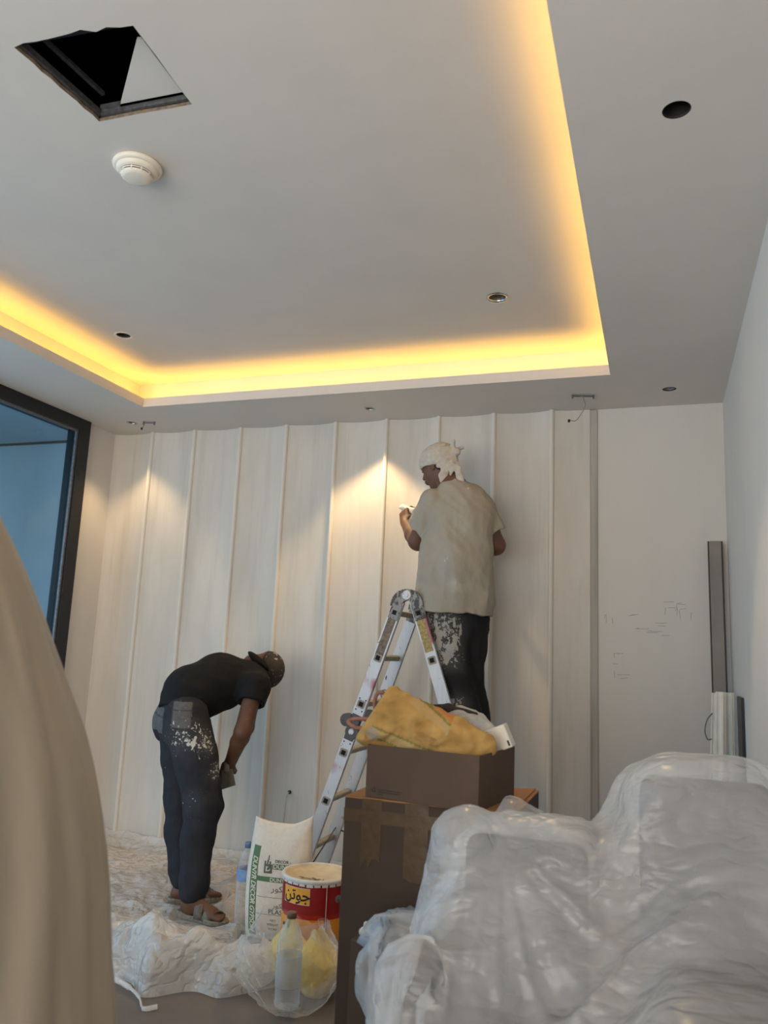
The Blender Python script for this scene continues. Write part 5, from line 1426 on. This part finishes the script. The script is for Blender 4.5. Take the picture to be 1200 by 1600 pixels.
_bx = (PD[..., 0] < -.372) & (PD[..., 0] > -.88); PD[..., 1] = np.where(_bx, np.minimum(PD[..., 1], 2.268), PD[..., 1])
M_DS = mk_film('drape_film', (.78,.79,.80), .345, .25, .85, 17, .22, 0, .8, .010, (.5, .9, 1.2))
dr = grid_obj('plastic_dust_sheet', PD, M_DS); tag(dr, 'big milky plastic dust sheet draped over furniture along right wall', 'dust sheet')
# the furniture under it, showing faintly through the film
M_UPH = simple('grey_upholstery', (74,73,75), .9, 0, .1, 40); M_UPD = simple('dark_wood', (84,72,62), .6)
def covered(name, label, parts):
    c = parts[0][1]; e = empty(name, (float(c[0]), float(c[1]), 0)); tag(e, label, 'chair')
    for nm, c, hf, m in parts:
        c = np.array(c)-[e.location[0], e.location[1], 0]; box(nm, c-np.array(hf), c+np.array(hf), m, e, min(.032, min(hf)*.9), None, 4)
    return e
covered('armchair', 'grey armchair under the dust sheet, left half, beside the boxes', [('backrest', (-.31,2.03,.66), (.145,.04,.235), M_UPH), ('seat', (-.28,1.74,.36), (.20,.22,.08), M_UPH),
    ('leg', (-.46,1.56,.14), (.02,.02,.14), M_UPD), ('leg', (-.12,1.56,.14), (.02,.02,.14), M_UPD), ('leg', (-.46,1.92,.14), (.02,.02,.14), M_UPD), ('leg', (-.12,1.92,.14), (.02,.02,.14), M_UPD)])
covered('armchair', 'tall grey armchair under the dust sheet, right half, against the side wall', [('backrest', (.10,2.12,.70), (.15,.10,.35), M_UPH), ('seat', (.16,1.72,.52), (.15,.23,.16), M_UPH),
    ('leg', (.04,1.53,.18), (.02,.02,.18), M_UPD), ('leg', (.28,1.53,.18), (.02,.02,.18), M_UPD), ('leg', (.04,2.0,.18), (.02,.02,.18), M_UPD), ('leg', (.28,2.0,.18), (.02,.02,.18), M_UPD)])
# tall covered shape close on the left
CC = np.array([-1.30, 1.0]); sil = [(0, 790), (40, 872), (75, 968), (104, 1062), (132, 1150), (152, 1235), (166, 1320), (172, 1400), (174, 1480), (182, 1580)]
rz_ = []
for px, py in sil:
    d = R @ np.array([(px-600)/F, (py-800)/F, 1.0]); dh = d[:2]/np.linalg.norm(d[:2]); tt = (CC@dh)
    rz_.append((CAMP[2]+d[2]/np.linalg.norm(d[:2])*tt, abs(CC[0]*dh[1]-CC[1]*dh[0])-.012))
rz_ = [(1.83, .02), (1.79, .06), (1.70, .115)]+rz_+[(rz_[-1][0]*.5, rz_[-1][1]+.02), (.004, rz_[-1][1]+.05)]
zz = np.array([a for a, b in rz_])[::-1]; rrv = np.array([b for a, b in rz_])[::-1]
na, nz = 260, 170; zl = np.linspace(0.004, 1.83, nz); rl = np.interp(zl, zz, rrv)
k_ = np.ones(9)/9; rl[8:-8] = np.convolve(np.pad(rl, 4, 'edge'), k_, 'valid')[8:-8]
aa = np.linspace(0, 2*PI, na, endpoint=False); A2, Z2 = np.meshgrid(aa, zl); R2 = np.repeat(rl[:, None], na, 1)
va2 = math.atan2(-CC[1], -CC[0]); da = (A2-va2+PI) % (2*PI)-PI
fold = ridged(np.cos(A2)*3.2, np.sin(A2)*3.2, Z2*.55, 2)
R2 = R2*(1+.035*(fold-.4)*sstep(1.8, 1.2, Z2))+.010*np.sin(A2*23+3*np.sin(Z2*3))*sstep(1.7, .9, Z2)*.5
ledge = np.exp(-((Z2-(.83-.10*da))/.045)**2)*sstep(.30, -.1, da)*.075
R2 = R2+ledge
top_in = sstep(1.83, 1.80, Z2)
vs = np.stack([CC[0]+R2*np.cos(A2), CC[1]+R2*np.sin(A2), Z2], -1).reshape(-1, 3)
i_ = np.arange(na); fs_ = np.concatenate([np.stack([j*na+i_, j*na+(i_+1) % na, (j+1)*na+(i_+1) % na, (j+1)*na+i_], 1) for j in range(nz-1)])
M_BSHEET = NT('beige_dust_sheet'); _t = M_BSHEET; _co = _t.coord(); _n = _t.noise(_t.coord((1,1,.3)), 9, 4)
_c = _t.mix(_n, lin((142,131,114)), lin((162,150,132))); _p = _t.bsdf(_c, .42, 0, _t.bump(_n, .15, .02), .45)
M_BSHEET = _t.end(_p)
cn = put('dust_sheet_mound', nparr(vs, fs_), None, M_BSHEET, True); tag(cn, 'tall peaked shape wholly covered by a beige sheet, close at the left edge', 'covered object')
